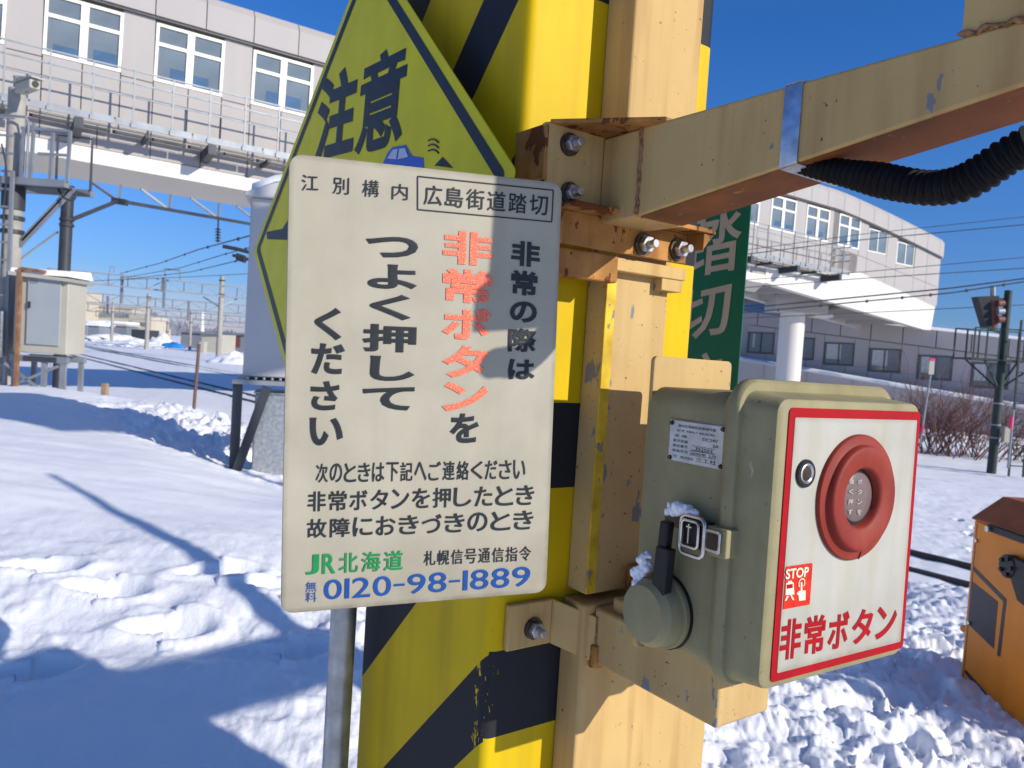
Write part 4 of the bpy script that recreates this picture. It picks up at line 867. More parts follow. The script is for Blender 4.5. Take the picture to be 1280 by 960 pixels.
# column at the right end
cl = OF.w(18.9, 2.0, 0); colm = thing('overpass_column', 'round white concrete column with a square head under the sloping end of the overpass', 'column', loc=(cl.x, cl.y, 0))
pc = at(988, 430, cl.y); rC = 26 / 2 / FPX * cl.y * 1.15
MB().cyl((pc.x - cl.x, 0, -.5), (pc.x - cl.x, 0, 5.5), rC, seg=40).build('shaft', M['girder'], colm, smooth=40)
h0, h1 = at(962, 382, cl.y), at(1028, 382, cl.y); hz0, hz1 = at(995, 392, cl.y).z, at(995, 371, cl.y).z
MB().box(h0.x - cl.x, h1.x - cl.x, -.8, .8, hz0, hz1).build('head', M['soffit'], colm, bevel=.03)
MB().box(h1.x - cl.x - .5, h1.x - cl.x + .35, -.6, .6, hz0 - .12, hz0 + .02).build('ledge', M['girder'], colm)
# a pier out of the far left side of the picture
cl = OF.w(-19, 2, 0); colm2 = thing('overpass_column', 'white concrete column carrying the left end of the overpass at the picture edge', 'column', loc=(cl.x, cl.y, 0))
MB().cyl((0, 0, -.5), (0, 0, 6.1), .8, seg=32).build('shaft', M['girder'], colm2, smooth=40)

# ================================================================== low lilac grey building on the right
LD = Vector((-.77, .64, 0)).normalized()
LK = 1.34; LF = Frame((18.6 * LK, 30 * LK, EYE * (1 - LK)), -LD, (0, 0, 1), LK)           # x grows to the right (towards us)
lb_ = thing('low_building', 'low lilac grey stair building with a sloping row of windows behind the bare bushes', 'building', LF)
def ltop(x): return 4.36 - .095 * x
def lmid(x): return 3.68 - .092 * x
L0_, L1_ = -14.5, 5.6
MB().rings([[(x_, .12, -.6), (x_, 5, -.6), (x_, 5, ltop(x_)), (x_, .12, ltop(x_))] for x_ in np.linspace(L0_, L1_, 12)]).build('wall_core', M['lowwall'], lb_)
xx = L0_
while xx < L1_:
    e = xx + 1.25
    MB().prism([(xx + .02, lmid(xx) + .02), (e - .02, lmid(e) + .02), (e - .02, ltop(e) + .03), (xx + .02, ltop(xx) + .03)], -.10, .12).build('parapet_panel', M['lowwall'], lb_); xx = e
MB().rings([[(x_, -.05, ltop(x_) + .031), (x_, 4.9, ltop(x_) + .031), (x_, 4.5, ltop(x_) + .22), (x_, .2, ltop(x_) + .16)] for x_ in np.linspace(L0_, L1_, 24)]).build('roof_snow', M['snow'], lb_, smooth=50)
wx = [-9.95, -8.12, -6.42, -4.55, -2.64, -.70, 1.2, 3.1]
fr_me = None
for i, x0_ in enumerate(wx):
    wz = 2.36 - .0955 * (x0_) - .02; W_, H_ = 1.28, .98
    f = MB().box(0, W_, -.02, .11, 0, .06).box(0, W_, -.02, .11, H_ - .06, H_).box(0, .06, -.02, .11, .06, H_ - .06).box(W_ - .06, W_, -.02, .11, .06, H_ - .06).box(W_ / 2 - .025, W_ / 2 + .025, -.015, .11, .06, H_ - .06).build('window', M['darkframe'], lb_); f.location = (x0_, 0, wz)
    for dx in (.06, W_ / 2 + .025): place(pane_me(W_ / 2 - .085, H_ - .12), dx, .03, .06, f)
    cw = [(.55, .1), (.3, .35), (.1, .62), (.25, .6), (.2, .3), (.1, .4), (.3, .3), (.2, .4)][i]
    MB().box(.08 + cw[0] * .3, .08 + cw[0] * .3 + cw[1], .022, .028, .25, H_ - .08).build('curtain', M['curtain'], f)
    e = x0_ + W_; nx = wx[i + 1] if i + 1 < len(wx) else L1_
    MB().prism([(e + .01, wz - .02), (nx - .01, wz - .02 - .0), (nx - .01, lmid(nx) - .02), (e + .01, lmid(e) - .02)], 0, .12).build('wall_panel', M['lowwall'], lb_)
    MB().prism([(x0_ + .01, wz + H_), (e - .01, wz + H_), (e - .01, lmid(e) - .02), (x0_ + .01, lmid(x0_) - .02)], 0, .12).build('wall_panel', M['lowwall'], lb_)
    for u0, u1 in ((x0_, x0_ + .95), (x0_ + .95, nx)):
        MB().prism([(u0 + .01, -.3), (u1 - .01, -.3), (u1 - .01, wz - .03), (u0 + .01, wz - .03)], .01, .12).build('wall_panel', M['lowwall'], lb_)
# snow covered ramp wall in front
rp = thing('ramp_wall', 'sloping ramp wall capped with snow running below the windows of the low building', 'wall', LF)
def rz_(x): return 1.98 - .118 * (x + 1.0) * .9
MB().rings([[(x_, -1.2, -.5), (x_, -.9, -.5), (x_, -.9, rz_(x_)), (x_, -1.2, rz_(x_))] for x_ in np.linspace(-13, 5.6, 10)]).build('parapet', M['lowwall'], rp)
MB().rings([[(x_, -1.25, rz_(x_)), (x_, -.1, rz_(x_) - .1), (x_, -.1, rz_(x_) + .05), (x_, -.9, rz_(x_) + .16), (x_, -1.2, rz_(x_) + .12 + .02 * math.sin(x_ * 3))] for x_ in np.linspace(-13, 5.6, 60)]).build('snow_cap', M['snow'], rp, smooth=60)
for x_ in np.arange(-12.4, 5.5, 1.9): MB().box(x_, x_ + .05, -1.23, -1.2, .1, rz_(x_) - .05).build('joint_strip', M['soffit'], rp)
# blue roofed shed glimpsed between post and column
p = at(935, 378, 46); bl = thing('blue_roof_shed', 'blue roof and rafters glimpsed beyond the column under the overpass', 'shed', loc=(p.x, p.y, 0)); wb = WB(bl)
a_, b_ = at(905, 368, 46), at(965, 388, 46)
wb('roof', M['blue_roof'], MB().obox(((a_.x + b_.x) / 2 + .5, 46, (a_.z + b_.z) / 2 + .0), (2.6, 0, -.15), (0, 1.5, 0), (0, 0, .45)))
for k in range(4): q = at(925 + 9 * k, 375 + k, 44.4); wb('rafter', M['galv_far'], MB().beam(q + Vector((-1.4, 0, -.25)), q + Vector((1.4, 0, .12)), .06))

# ================================================================== bare bushes
def bush(cx, cy, n, h, spread, label, seed, lean=0.):
    rg = random.Random(seed); z0_ = zat(cx, cy) - .1; o = thing('bare_bush', label, 'bush', loc=(cx, cy, z0_), group='bare bushes in front of the low building')
    mb = MB()
    def grow(p, d, L, r, lv):
        pts = [p]; 
        for k in range(3):
            d = (d + Vector((rg.gauss(0, .09), rg.gauss(0, .09), rg.gauss(.03, .05)))).normalized(); p = p + d * L / 3; pts.append(p)
        mb.tube(pts, [r, r * .85, r * .7, r * .5], 4)
        if lv:
            for _ in range(rg.randint(2, 4)):
                i = rg.randint(1, 3); nd = (d + Vector((rg.gauss(0, .42), rg.gauss(0, .42), rg.gauss(.12, .25)))).normalized(); grow(pts[i], nd, L * rg.uniform(.45, .75), r * .55, lv - 1)
    for k in range(n):
        a = rg.uniform(0, 6.28); q = Vector((rg.gauss(0, spread * .3), rg.gauss(0, spread * .3), 0))
        grow(q, Vector((math.cos(a) * .6 + lean, math.sin(a) * .5, 1.0)).normalized(), h * rg.uniform(.30, .52), .022, 3)
    mb.build('branches', M['twig'], o); return o
for i, (px, Y, n, h) in enumerate([(1128, 27.5, 15, 2.9), (1160, 27, 19, 3.5), (1192, 26.5, 22, 4.0), (1215, 26, 16, 3.3), (1250, 27, 14, 2.7), (1105, 29, 13, 2.6), (1290, 26, 12, 2.7)]):
    p = at(px, 545, Y); bush(p.x, p.y, n, h, 1.3, ['reddish bare bush just right of the call box', 'bare bush behind the thin red tipped marker pole', 'tallest bare bush, in the middle of the row', 'bare bush between the tall bush and the signal mast', 'bare bush behind the signal mast', 'low bare bush mostly hidden by the call box edge', 'bare bush at the right edge of the picture'][i], 40 + i, lean=.12)
# ================================================================== signal mast, poles and wires on the right
def polething(name, label, cat, x, y, z=None, group=None):
    z = zat(x, y) if z is None else z; o = thing(name, label, cat, loc=(x, y, z), group=group); return o, WB(o)
Ym = 22.0; pb = at(1240, 580, Ym); ptp = at(1258, 363, Ym)
ms, wb = polething('signal_mast', 'dark green railway signal mast with railed platform and hooded signal head', 'signal', pb.x, pb.y)
V = lambda px, py, Y=Ym: at(px, py, Y)
wb('mast', M['green_far'], MB().cyl((pb.x, pb.y, pb.z - .4), (pb.x + .02, pb.y, ptp.z), .125, .10, seg=14), smooth=40)
zpl = V(1240, 449).z
for k, (dx, dy) in enumerate(((-.75, -.4), (.75, -.4))): pass
wb('platform', M['green_far'], MB().box(pb.x - 1.15, pb.x + .8, pb.y - .5, pb.y + .5, zpl - .05, zpl))
rl = MB(); zr = V(1240, 412).z
for x_ in (-1.1, -.75, -.4, .3, .75):
    for y_ in (-.48, .48): rl.beam((pb.x + x_, pb.y + y_, zpl), (pb.x + x_, pb.y + y_, zr), .035)
for y_ in (-.48, .48): rl.beam((pb.x - 1.1, pb.y + y_, zr), (pb.x + .78, pb.y + y_, zr), .035)
wb('railing', M['green_far'], rl)
for sx in (-1, 1):
    for sy in (-1, 1): wb('brace', M['green_far'], MB().beam((pb.x, pb.y, zpl - .85), (pb.x + sx * .75, pb.y + sy * .45, zpl - .05), .05))
tri = [V(1219, 371), V(1246, 370), V(1238, 411), V(1231, 411)]
mb = MB(); n_ = 4; mb.add([v + Vector((0, -.12, 0)) for v in tri] + [v + Vector((0, .2, 0)) for v in tri], [(3, 2, 1, 0), (4, 5, 6, 7)] + [(i, (i + 1) % 4, 4 + (i + 1) % 4, 4 + i) for i in range(4)]); wb('background_plate', M['ink'], mb)
hd = V(1240, 392); mb = MB().cyl(V(1240, 375), V(1240, 410), .16, .14, seg=12); hdo = wb('signal_head', M['signal_red'], mb, smooth=40)
for k in range(3): q = V(1243, 380 + 10 * k) + Vector((0, -.2, 0)); wb('lamp_case', M['galv_far'] if k % 2 else M['signal_red'], MB().cyl(q + Vector((-.05, 0, 0)), q + Vector((.14, 0, .02)), .11, .09, seg=10), smooth=40)
wb('conduit', M['galv_far'], MB().cyl(V(1241, 357), V(1241, 374), .07, seg=8), smooth=40)
wb('bracket_arm', M['green_far'], MB().beam(V(1244, 373), V(1258, 374), .05).beam(V(1238, 412), V(1252, 416), .07))
wb('cable_box', M['cab_white'], MB().box(pb.x + .12, pb.x + .28, pb.y - .25, pb.y - .1, V(1250, 552).z, V(1250, 533).z), bevel=.01)
for z_ in (505, 532, 548): q = V(1246, z_); wb('band', M['galv_far'], MB().cyl((pb.x, pb.y, q.z), (pb.x, pb.y, q.z + .04), .14, seg=14))
for px, lab in ((1268, 'ladder'),):
    a_, b_ = V(1262, 582, 21.3), V(1277, 400, 21.3); l_ = MB()
    for dx in (0, .4):
        l_.beam(a_ + Vector((dx, 0, -.3)), b_ + Vector((dx, 0, 0)), .045)
    for k in range(14): q = a_.lerp(b_, k / 14); l_.beam(q, q + Vector((.4, 0, 0)), .03)
    wb('ladder', M['green_far'], l_)
q0_ = at(1150, 552, 21); mk, wb = polething('marker_pole', 'thin snow marker pole with red tip in front of the bare bush', 'pole', q0_.x, q0_.y, group='thin snow marker poles')
wb('pole', M['galv_far'], MB().cyl(at(1150, 555, 21), at(1163, 468, 21), .028, seg=8)); wb('board', M['cab_white'], MB().box(at(1163, 460, 21).x - .07, at(1163, 460, 21).x + .07, 20.93, 20.97, at(1163, 468, 21).z, at(1163, 451, 21).z)); wb('red_tip', M['pink'], MB().box(at(1163, 460, 21).x - .072, at(1163, 460, 21).x + .072, 20.92, 20.98, at(1163, 451, 21).z, at(1163, 448, 21).z)); wb('pink_band', M['pink'], MB().cyl(at(1152, 541, 21), at(1153.5, 532, 21), .036, seg=8))
q0_ = at(1262, 575, 19); mk, wb = polething('marker_pole', 'thin snow marker pole with pink band right of the signal mast', 'pole', q0_.x, q0_.y, group='thin snow marker poles')
wb('pole', M['galv_far'], MB().cyl(at(1260, 585, 19), at(1267, 512, 19), .028, seg=8)); wb('pink_band', M['pink'], MB().cyl(at(1263, 536, 19), at(1264.5, 521, 19), .045, seg=8))
def wire(label, pts, Y, r, sag=0., clips=0, Y2=None):
    P = [at(*p, Y + ((Y2 or Y) - Y) * i / (len(pts) - 1)) for i, p in enumerate(pts)]; o = thing('overhead_wire', label, 'wire', loc=P[0]); wb = WB(o)
    Q = []; N_ = 14
    for i in range(len(P) - 1):
        for k in range(N_): t = k / N_; q = P[i].lerp(P[i + 1], t); q.z -= sag * 4 * t * (1 - t) / (len(P) - 1); Q.append(q)
    Q.append(P[-1]); r *= .72; wb('wire', M['dark_far'], MB().tube(Q, r, 5))
    for k in range(clips): q = Q[int((k + .5) / clips * (len(Q) - 1))]; wb('clip', M['dark_far'], MB().box(q.x - r * 1.2, q.x + r * 1.2, q.y - .02, q.y + .02, q.z - r * 2.4, q.z + r * 2.0))
    return o
wire('topmost wire crossing the sky right of the overpass', [(900, 317), (1075, 293), (1300, 269)], 19, .012)
wire('second wire from the top right of the overpass', [(900, 322), (1075, 300), (1300, 279)], 18, .016)
wire('thin wire crossing the sloping end of the overpass', [(900, 352), (1078, 340), (1300, 320)], 19, .012)
wire('thin wire with a hanging clip near the overpass corner', [(900, 362), (1078, 348), (1300, 334)], 18.5, .014)
wire('thick twin cable rising to the right above the signal head', [(880, 390), (1066, 372), (1190, 360), (1320, 343)], 16, .022)
wire('thick clipped cable just below the twin cable', [(880, 396), (1066, 378), (1190, 366), (1320, 346)], 16, .02, clips=9)
wire('low wire passing behind the signal head', [(880, 400), (1080, 391), (1300, 380)], 23, .016)

# ================================================================== orange crossing gate machine at the right edge
MF = Frame(Vector((2.84, 4.62, 0)), Vector((.03, -1, 0)), (0, 0, 1))      # x = towards us along the visible side, z up, y = away to the right
ql = MF.L(1217, 649, 0); 
gm = thing('gate_machine', 'orange crossing gate machine with black chevrons standing in snow at the right edge', 'gate machine', MF)
zt_m = ql[1]; zb_m = .35; LM = .72
MB().box(0, LM, 0, .55, zb_m, zt_m).build('housing', M['orange'], gm, bevel=.012)
zpk = MF.L(1247, 618, .16)[1]
MB().rings([[(-.01, -.012, zt_m), (LM + .01, -.012, zt_m), (LM + .01, .562, zt_m), (-.01, .562, zt_m)], [(-.01, -.012, zt_m + .012), (LM + .01, -.012, zt_m + .012), (LM + .01, .562, zt_m + .012), (-.01, .562, zt_m + .012)], [(.02, .15, zpk), (LM - .02, .15, zpk), (LM - .02, .4, zpk), (.02, .4, zpk)]]).build('hipped_lid', M['orange_top'], gm, bevel=.006)
def mdec(name, pts, m, y=-.002): return MB().prism([MF.L(*p, y) for p in pts], y, y + .0018).build(name, M[m], gm)
mdec('black_stripe', [(1214, 726), (1247, 752), (1242, 811), (1210, 780)], 'navy')
mdec('chevron_line', [(1215, 712), (1217, 708), (1258, 749), (1254, 752)], 'navy'); mdec('chevron_line', [(1254, 752), (1258, 749), (1250, 821), (1246, 819)], 'navy')
mdec('black_stripe', [(1205, 850), (1233, 886), (1201, 884)], 'navy'); mdec('chevron_line', [(1205, 840), (1207, 837), (1245, 881), (1243, 886)], 'navy'); mdec('chevron_line', [(1241, 884), (1245, 881), (1243, 900), (1239, 897)], 'navy')
a_ = MF.L(1234, 653, -.03); b_ = MF.L(1300, 690, -.03)
MB().box(a_[0], b_[0], -.03, -.002, b_[1] + .01, a_[1] - .01).build('hinge_bar', M['black'], gm, bevel=.003)
MB().cyl((a_[0] + .02, -.03, a_[1] - .035), (a_[0] + .02, -.045, a_[1] - .035), .017, seg=16).build('bolt_head', M['steel'], gm, smooth=40)
c_ = MF.L(1262, 708, -.03)
MB().cyl((c_[0], 0, c_[1]), (c_[0], -.05, c_[1]), .065, seg=24).build('crank_boss', M['black'], gm, bevel=.004)
for k in range(5): an_ = k * 1.256; MB().cyl((c_[0] + .045 * math.cos(an_), -.05, c_[1] + .045 * math.sin(an_)), (c_[0] + .045 * math.cos(an_), -.062, c_[1] + .045 * math.sin(an_)), .012, seg=8).build('bolt_head', M['black'], gm)
MB().prism([(c_[0] + .02, c_[1] + .06), (c_[0] + .4, c_[1] + .05), (c_[0] + .4, c_[1] - .22), (c_[0] + .1, c_[1] - .16), (c_[0] + .02, c_[1] - .04)], -.045, -.01).build('counterweight_arm', M['black'], gm, bevel=.005)
MB().box(.03, .034, -.0015, .001, zb_m, zt_m - .02).build('door_seam', M['navy'], gm)
for zz_ in (zt_m - .12, zt_m - .62): MB().cyl((.045, .0, zz_), (.045, -.012, zz_), .012, seg=6).build('bolt_head', M['steel'], gm, bevel=.001)
MB().cyl((-.02, .04, MF.L(1203, 787, 0)[1]), (-.07, .04, MF.L(1203, 787, 0)[1] - .01), .022, seg=12).build('side_peg', M['orange'], gm, smooth=40)

# ================================================================== left: concrete pole with camera, ladder platform and dark mast
YP = 12.6; c0 = at(8, 480, YP); ct = at(29, 112, YP)
cp, wb = polething('concrete_pole', 'weathered concrete pole with a railed working platform at the left edge', 'pole', c0.x, c0.y)
cx, cy = c0.x, c0.y
U = lambda px, py, Y=YP: at(px, py, Y)
wb('shaft', M['concrete'], MB().cyl((cx, cy, .8), (cx, cy, ct.z), .165, .125, seg=20), smooth=40)
zc0, zc1 = ct.z - .02, ct.z + .2
wb('camera_bracket', M['galv_far'], MB().cyl((cx, cy, zc0), (cx, cy, zc1), .06, seg=10).box(cx - .05, cx + .25, cy - .05, cy + .05, zc1 - .03, zc1))
cc, wc = polething('security_camera', 'small white surveillance camera on top of the concrete pole', 'camera', cx, cy, zc1, None)
d0, d1 = U(25, 112, YP - .2), U(44, 105, YP - .5)
wc('housing', M['cab_white'], MB().beam(d0, d1, .16, .15), bevel=.02); wc('sun_shield', M['cab_white'], MB().beam(d0 + Vector((-.02, 0, .09)), d1 + Vector((.05, -.02, .09)), .19, .02)); 
dv = (d1 - d0).normalized(); wc('lens', M['ink'], MB().cyl(d1, d1 + dv * .02, .05, seg=16), smooth=40); wc('foot', M['galv_far'], MB().beam((cx, cy, zc1 - .02), (d0 + d1) / 2 - Vector((0, 0, .07)), .05))
# horizontal platform beam with toe boards and railing frames
zb_ = U(50, 228).z
g = M['galv_far']
wb('platform_beam', g, MB().box(U(0, 228).x - .8, U(92, 228).x, cy - .25, cy - .12, zb_ - .09, zb_ + .02)); wb('platform_beam', g, MB().box(U(0, 228).x - .8, U(92, 228).x, cy + .5, cy + .62, zb_ - .09, zb_ + .02))
wb('platform_deck', M['dark_far'], MB().box(U(25, 228).x, U(92, 228).x, cy - .12, cy + .5, zb_ - .10, zb_ - .07))
for pxa, top_ in ((40, 165), (52, 158), (76, 170), (97, 168)):
    wb('railing_post', g, MB().beam((U(pxa - 4, 225).x, cy - .2, zb_), (U(pxa - 4, 225).x + .02, cy - .2, U(pxa, top_).z), .045))
for pyr, a1_, b1_ in ((166, 38, 97), (196, 60, 97)): wb('handrail', g, MB().beam((U(a1_ - 3, 200).x, cy - .2, U(60, pyr).z), (U(b1_ - 3, 200).x, cy - .2, U(60, pyr).z), .04))
wb('handrail', g, MB().tube([(cx - .9, cy - .22, U(20, 148).z), (cx + .3, cy - .22, U(20, 150).z), (U(45, 200).x, cy - .22, U(45, 158).z), (U(45, 200).x, cy - .22, zb_)], .02, 6))
wb('handrail', M['dark_far'], MB().tube([(U(48, 200).x, cy + .5, zb_), (U(48, 200).x, cy + .5, U(50, 158).z), (U(93, 200).x, cy + .5, U(93, 163).z), (U(93, 200).x, cy + .5, zb_)], .02, 6))
# ladder down the pole
ld = MB(); xl0, xl1 = U(0, 400).x, U(24, 400).x
for x_ in (xl0, xl1): ld.beam((x_, cy - .3, .9), (x_, cy - .3, zb_ + .1), .05)
for k in range(17): ld.beam((xl0, cy - .3, 1.3 + k * .28), (xl1, cy - .3, 1.3 + k * .28), .03)
wb('ladder', g, ld)
for a1_, b1_ in (((88, 236), (28, 300)), ((92, 236), (12, 320))): wb('brace', g, MB().beam(U(*a1_), U(*b1_), .06))
for pyb in (275, 292): wb('pole_band', M['dark_far'], MB().cyl((cx, cy, U(15, pyb).z), (cx, cy, U(15, pyb).z + .06), .175, seg=18))
wb('dark_sleeve', M['dark_far'], MB().cyl((cx, cy, U(15, 262).z), (cx, cy, U(15, 232).z), .172, seg=18), smooth=40)
wb('cable', M['dark_far'], MB().tube(smooth_path([U(2, 180, YP - .3), U(8, 215, YP - .35), U(5, 260, YP - .3), U(3, 330, YP - .3)], 6), .014, 5))
wb('cable', M['dark_far'], MB().tube(smooth_path([U(72, 236, YP), U(80, 247, YP - .1), U(92, 250, YP - .1), U(95, 240, YP)], 6), .018, 5))
wb('guard_plate', M['galv'], MB().box(U(-25, 425).x, U(23, 425).x, cy - .42, cy - .38, U(0, 445).z, U(0, 389).z), bevel=.004)
# dark steel mast with a truss arm reaching right
Y2 = 14.2; m0 = at(73, 470, Y2); dm, wb = polething('dark_mast', 'dark steel overhead line mast with a braced truss beam reaching right', 'mast', m0.x, m0.y)
wb('mast', M['dark_far'], MB().cyl((m0.x, m0.y, .4), (m0.x + .04, m0.y, at(84, 232, Y2).z), .105, seg=16), smooth=40)
for pyb in (276, 283): wb('mast_band', M['dark_far'], MB().cyl((m0.x + .04, m0.y, at(80, pyb, Y2).z), (m0.x + .04, m0.y, at(80, pyb, Y2).z + .05), .125, seg=16))
def P3(px, py, Y): return at(px, py, Y)
K0, K1, K2 = P3(86, 276, Y2), P3(148, 251, 16.5), P3(330, 283, 21)
wb('truss_tie', M['dark_far'], MB().beam(K0, K1, .06)); wb('truss_chord', M['dark_far'], MB().beam(K1, K2, .07)); wb('truss_node', M['dark_far'], MB().beam(K1 + Vector((-.12, 0, 0)), K1 + Vector((.18, 0, -.03)), .14, .12))
for (a1_, Ya), (b1_, Yb_) in ((((113, 227), 17), ((146, 250), 16.5)), (((151, 232), 17), ((149, 249), 16.5)), (((176, 236), 17.5), ((208, 260), 18)), (((214, 243), 18), ((212, 260), 18)), (((238, 247), 18.8), ((270, 271), 19.4)), (((274, 254), 19.4), ((273, 271), 19.4)), (((296, 258), 20), ((325, 279), 20.8))):
    wb('truss_strut', M['galv_far'], MB().beam(P3(*a1_, Ya), P3(*b1_, Yb_), .05))
ins = MB(); q = P3(273, 272, 19.4); q2 = P3(272, 303, 19.4); ins.beam(q, q2, .03); wb('hanger', M['dark_far'], ins)
for k in range(5): a1_ = P3(272.5, 287 + 3.6 * k, 19.4); wb('insulator_disc', M['dark_far'], MB().cyl(a1_, a1_ + Vector((0, 0, .035)), .085, .03, seg=12))
wb('stay_wire', M['galv_far'], MB().beam(P3(27, 323, 13.5), P3(72, 290, Y2), .03))

# ================================================================== cabinets
def cabinet_left():
    Y = 12.2; F_ = Frame(at(24, 440, Y), Vector((1, .06, 0)), (0, 0, 1)); x0_, z0_ = F_.L(24, 440); x1_, _ = F_.L(82, 446); zt_ = F_.L(30, 345)[1]
    o = thing('relay_cabinet', 'cream relay cabinet with grey door on a steel stand, snow on its roof', 'cabinet', F_)
    MB().box(x0_ - .1, x1_, 0, .6, z0_, zt_).build('body', M['cab_white'], o, bevel=.01)
    a, b = F_.L(33, 434), F_.L(78, 350); dr = MB().box(a[0], b[0], -.03, 0, a[1] + .05, b[1]).build('door', M['cab_door'], o, bevel=.008)
    h = F_.L(38, 381); MB().box(h[0] - .015, h[0] + .02, -.05, -.03, h[1] - .05, h[1] + .05).build('handle', M['dark_far'], dr)
    h = F_.L(43, 352); MB().box(h[0] - .05, h[0] + .07, -.034, -.03, h[1] - .03, h[1] + .02).build('label_plate', M['farshade'], dr)
    MB().prism([(x0_ - .16, zt_), (x1_ + .06, zt_ - .05), (x1_ + .1, zt_ + .0), (x0_ - .16, zt_ + .06)], -.1, .7).build('roof', M['cab_white'], o)
    MB().rings([[(x, -.09, zt_ + .03), (x, -.05, zt_ + .12), (x, .6, zt_ + .16), (x, .69, zt_ + .03)] for x in np.linspace(x0_ - .14, x1_ + .05, 6)]).build('roof_snow', M['snow'], o, smooth=60)
    zf = z0_ - .04
    MB().box(x0_ - .12, x1_ + .04, -.04, .06, zf - .1, zf).box(x0_ - .12, x1_ + .04, .5, .6, zf - .1, zf).build('stand_frame', M['galv_far'], o)
    MB().box(x0_ + .1, x0_ + .6, -.06, -.04, zf - .09, zf - .01).build('name_bar', M['dark_far'], o)
    for x in (x0_ - .06, x1_ - .32, x1_ - .02):
        for y in (0, .55): MB().box(x - .035, x + .035, y - .03, y + .03, -1.4, zf - .1).build('leg', M['galv_far'], o)
    MB().beam((x0_ - .2, -.02, zf - .15), (x1_ - .1, -.02, -.75), .04).beam((x1_ - .1, -.02, zf - .15), (x0_ - .2, -.02, -.6), .04).build('cross_brace', M['galv_far'], o)
    MB().box(F_.L(32, 330)[0] - .05, F_.L(32, 330)[0], -.12, -.06, z0_ - .8, zt_ + .12).build('rusty_angle', mat('rusty angle steel', (.25, .13, .07), .8, var=.4, scale=8), o)
    MB().beam((F_.L(32, 330)[0], -.1, zt_ + .11), (F_.L(62, 330)[0], -.1, zt_ + .08), .05).build('rusty_angle', bpy.data.materials['rusty angle steel'], o)
cabinet_left()
def cabinet_mid():
    # equipment box standing behind the signs, one narrow side towards us
    Y = 6.9; F_ = Frame(at(304, 470, Y), Vector((math.cos(.25), math.sin(.25), 0)), (0, 0, 1)); o = thing('equipment_cabinet', 'white grey equipment cabinet on dark steel legs behind the caution sign', 'cabinet', F_)
    x0_, z0_ = F_.L(303, 470); zt_ = F_.L(312, 246)[1]; x1_ = x0_ + 1.1
    MB().box(x0_, x1_, 0, .75, z0_, zt_).build('body', M['cab_grey'], o, bevel=.012)
    MB().prism([(x0_ - .05, zt_ - .0), (x1_, zt_ - .0), (x1_, zt_ + .28), (x0_ + .2, zt_ + .14), (x0_ - .05, zt_ + .03)], -.07, .8).build('roof', M['cab_grey'], o, bevel=.006)
    MB().rings([[(x, -.05, z + .0), (x, .0, z + .07), (x, .7, z + .09), (x, .78, z)] for x, z in ((x0_ + .0, zt_ + .05), (x0_ + .2, zt_ + .15), (x1_, zt_ + .285))]).build('roof_snow', M['snow'], o, smooth=60)
    MB().box(x0_ - .08, x1_, -.06, .8, z0_ - .07, z0_ - .03).build('stand_top', M['galv_far'], o)
    for k in range(7): MB().cyl((x0_ + .05 + k * .07, -.065, z0_ - .02), (x0_ + .05 + k * .07, -.065, z0_ + .0), .012, seg=8).build('bolt', M['galv_far'], o)
    a, b = F_.L(294, 482), F_.L(290, 592)
    MB().box(a[0] - .02, a[0] + .06, 0, .07, b[1] - .3, z0_ - .07).build('leg', M['dark_far'], o); MB().box(x1_ - .1, x1_, 0, .07, b[1] - .3, z0_ - .07).build('leg', M['dark_far'], o)
    p_, q_ = F_.L(334, 484), F_.L(291, 596); MB().beam((p_[0], -.03, p_[1]), (q_[0], -.03, q_[1] - .05), .08).build('brace', M['dark_far'], o)
    c1, c2 = F_.L(322, 492, .1), F_.L(314, 600, .1)
    jb = Frame(F_.w(c1[0], .08, 0), F_.a, (0, 0, 1)); o2 = thing('junction_box', 'galvanised junction box half buried in snow under the equipment cabinet', 'box', jb)
    MB().box(-.02, .5, 0, .4, c2[1] - .3, c1[1] - .0).build('casing', M['galv'], o2, bevel=.01)
    MB().box(-.03, .51, -.01, .41, c1[1] - .0, c1[1] + .02).build('lid', M['galv'], o2, bevel=.004)
cabinet_mid()

# ================================================================== railway yard beyond: poles, portal beams, drop posts
yard = [(276, 345, 452, 70, 'tall concrete pole nearest the equipment cabinet, far right of the yard'), (185, 367, 437.5, 94, 'concrete pole in the middle of the yard beyond the tracks'), (238.5, 388, 438.5, 106, 'slim pole just left of the cream hut'), (209.5, 401, 435.6, 118, 'small distant pole beside the blue tarpaulin'), (141, 376.5, 424, 118, 'pole in front of the distant station, left of the middle pole')]
for px, y0_, y1_, Y, lab in yard:
    b_ = at(px - (y1_ - y0_) * .03, y1_, Y); t_ = at(px, y0_, Y); o, wb = polething('catenary_pole', lab, 'pole', b_.x, b_.y, group='concrete poles carrying the overhead line'); r_ = {276: 6.5, 185: 5}.get(px, 3.6) / 2 / FPX * Y
    wb('shaft', M['concrete'], MB().cyl((b_.x, b_.y, -1), (b_.x, b_.y, t_.z), r_ * 1.1, r_ * .85, seg=12), smooth=40)
    for dz in (.35, 1.6): wb('band', M['dark_far'], MB().cyl((b_.x, b_.y, t_.z - dz - .1), (b_.x, b_.y, t_.z - dz), r_ * 1.2, seg=12))
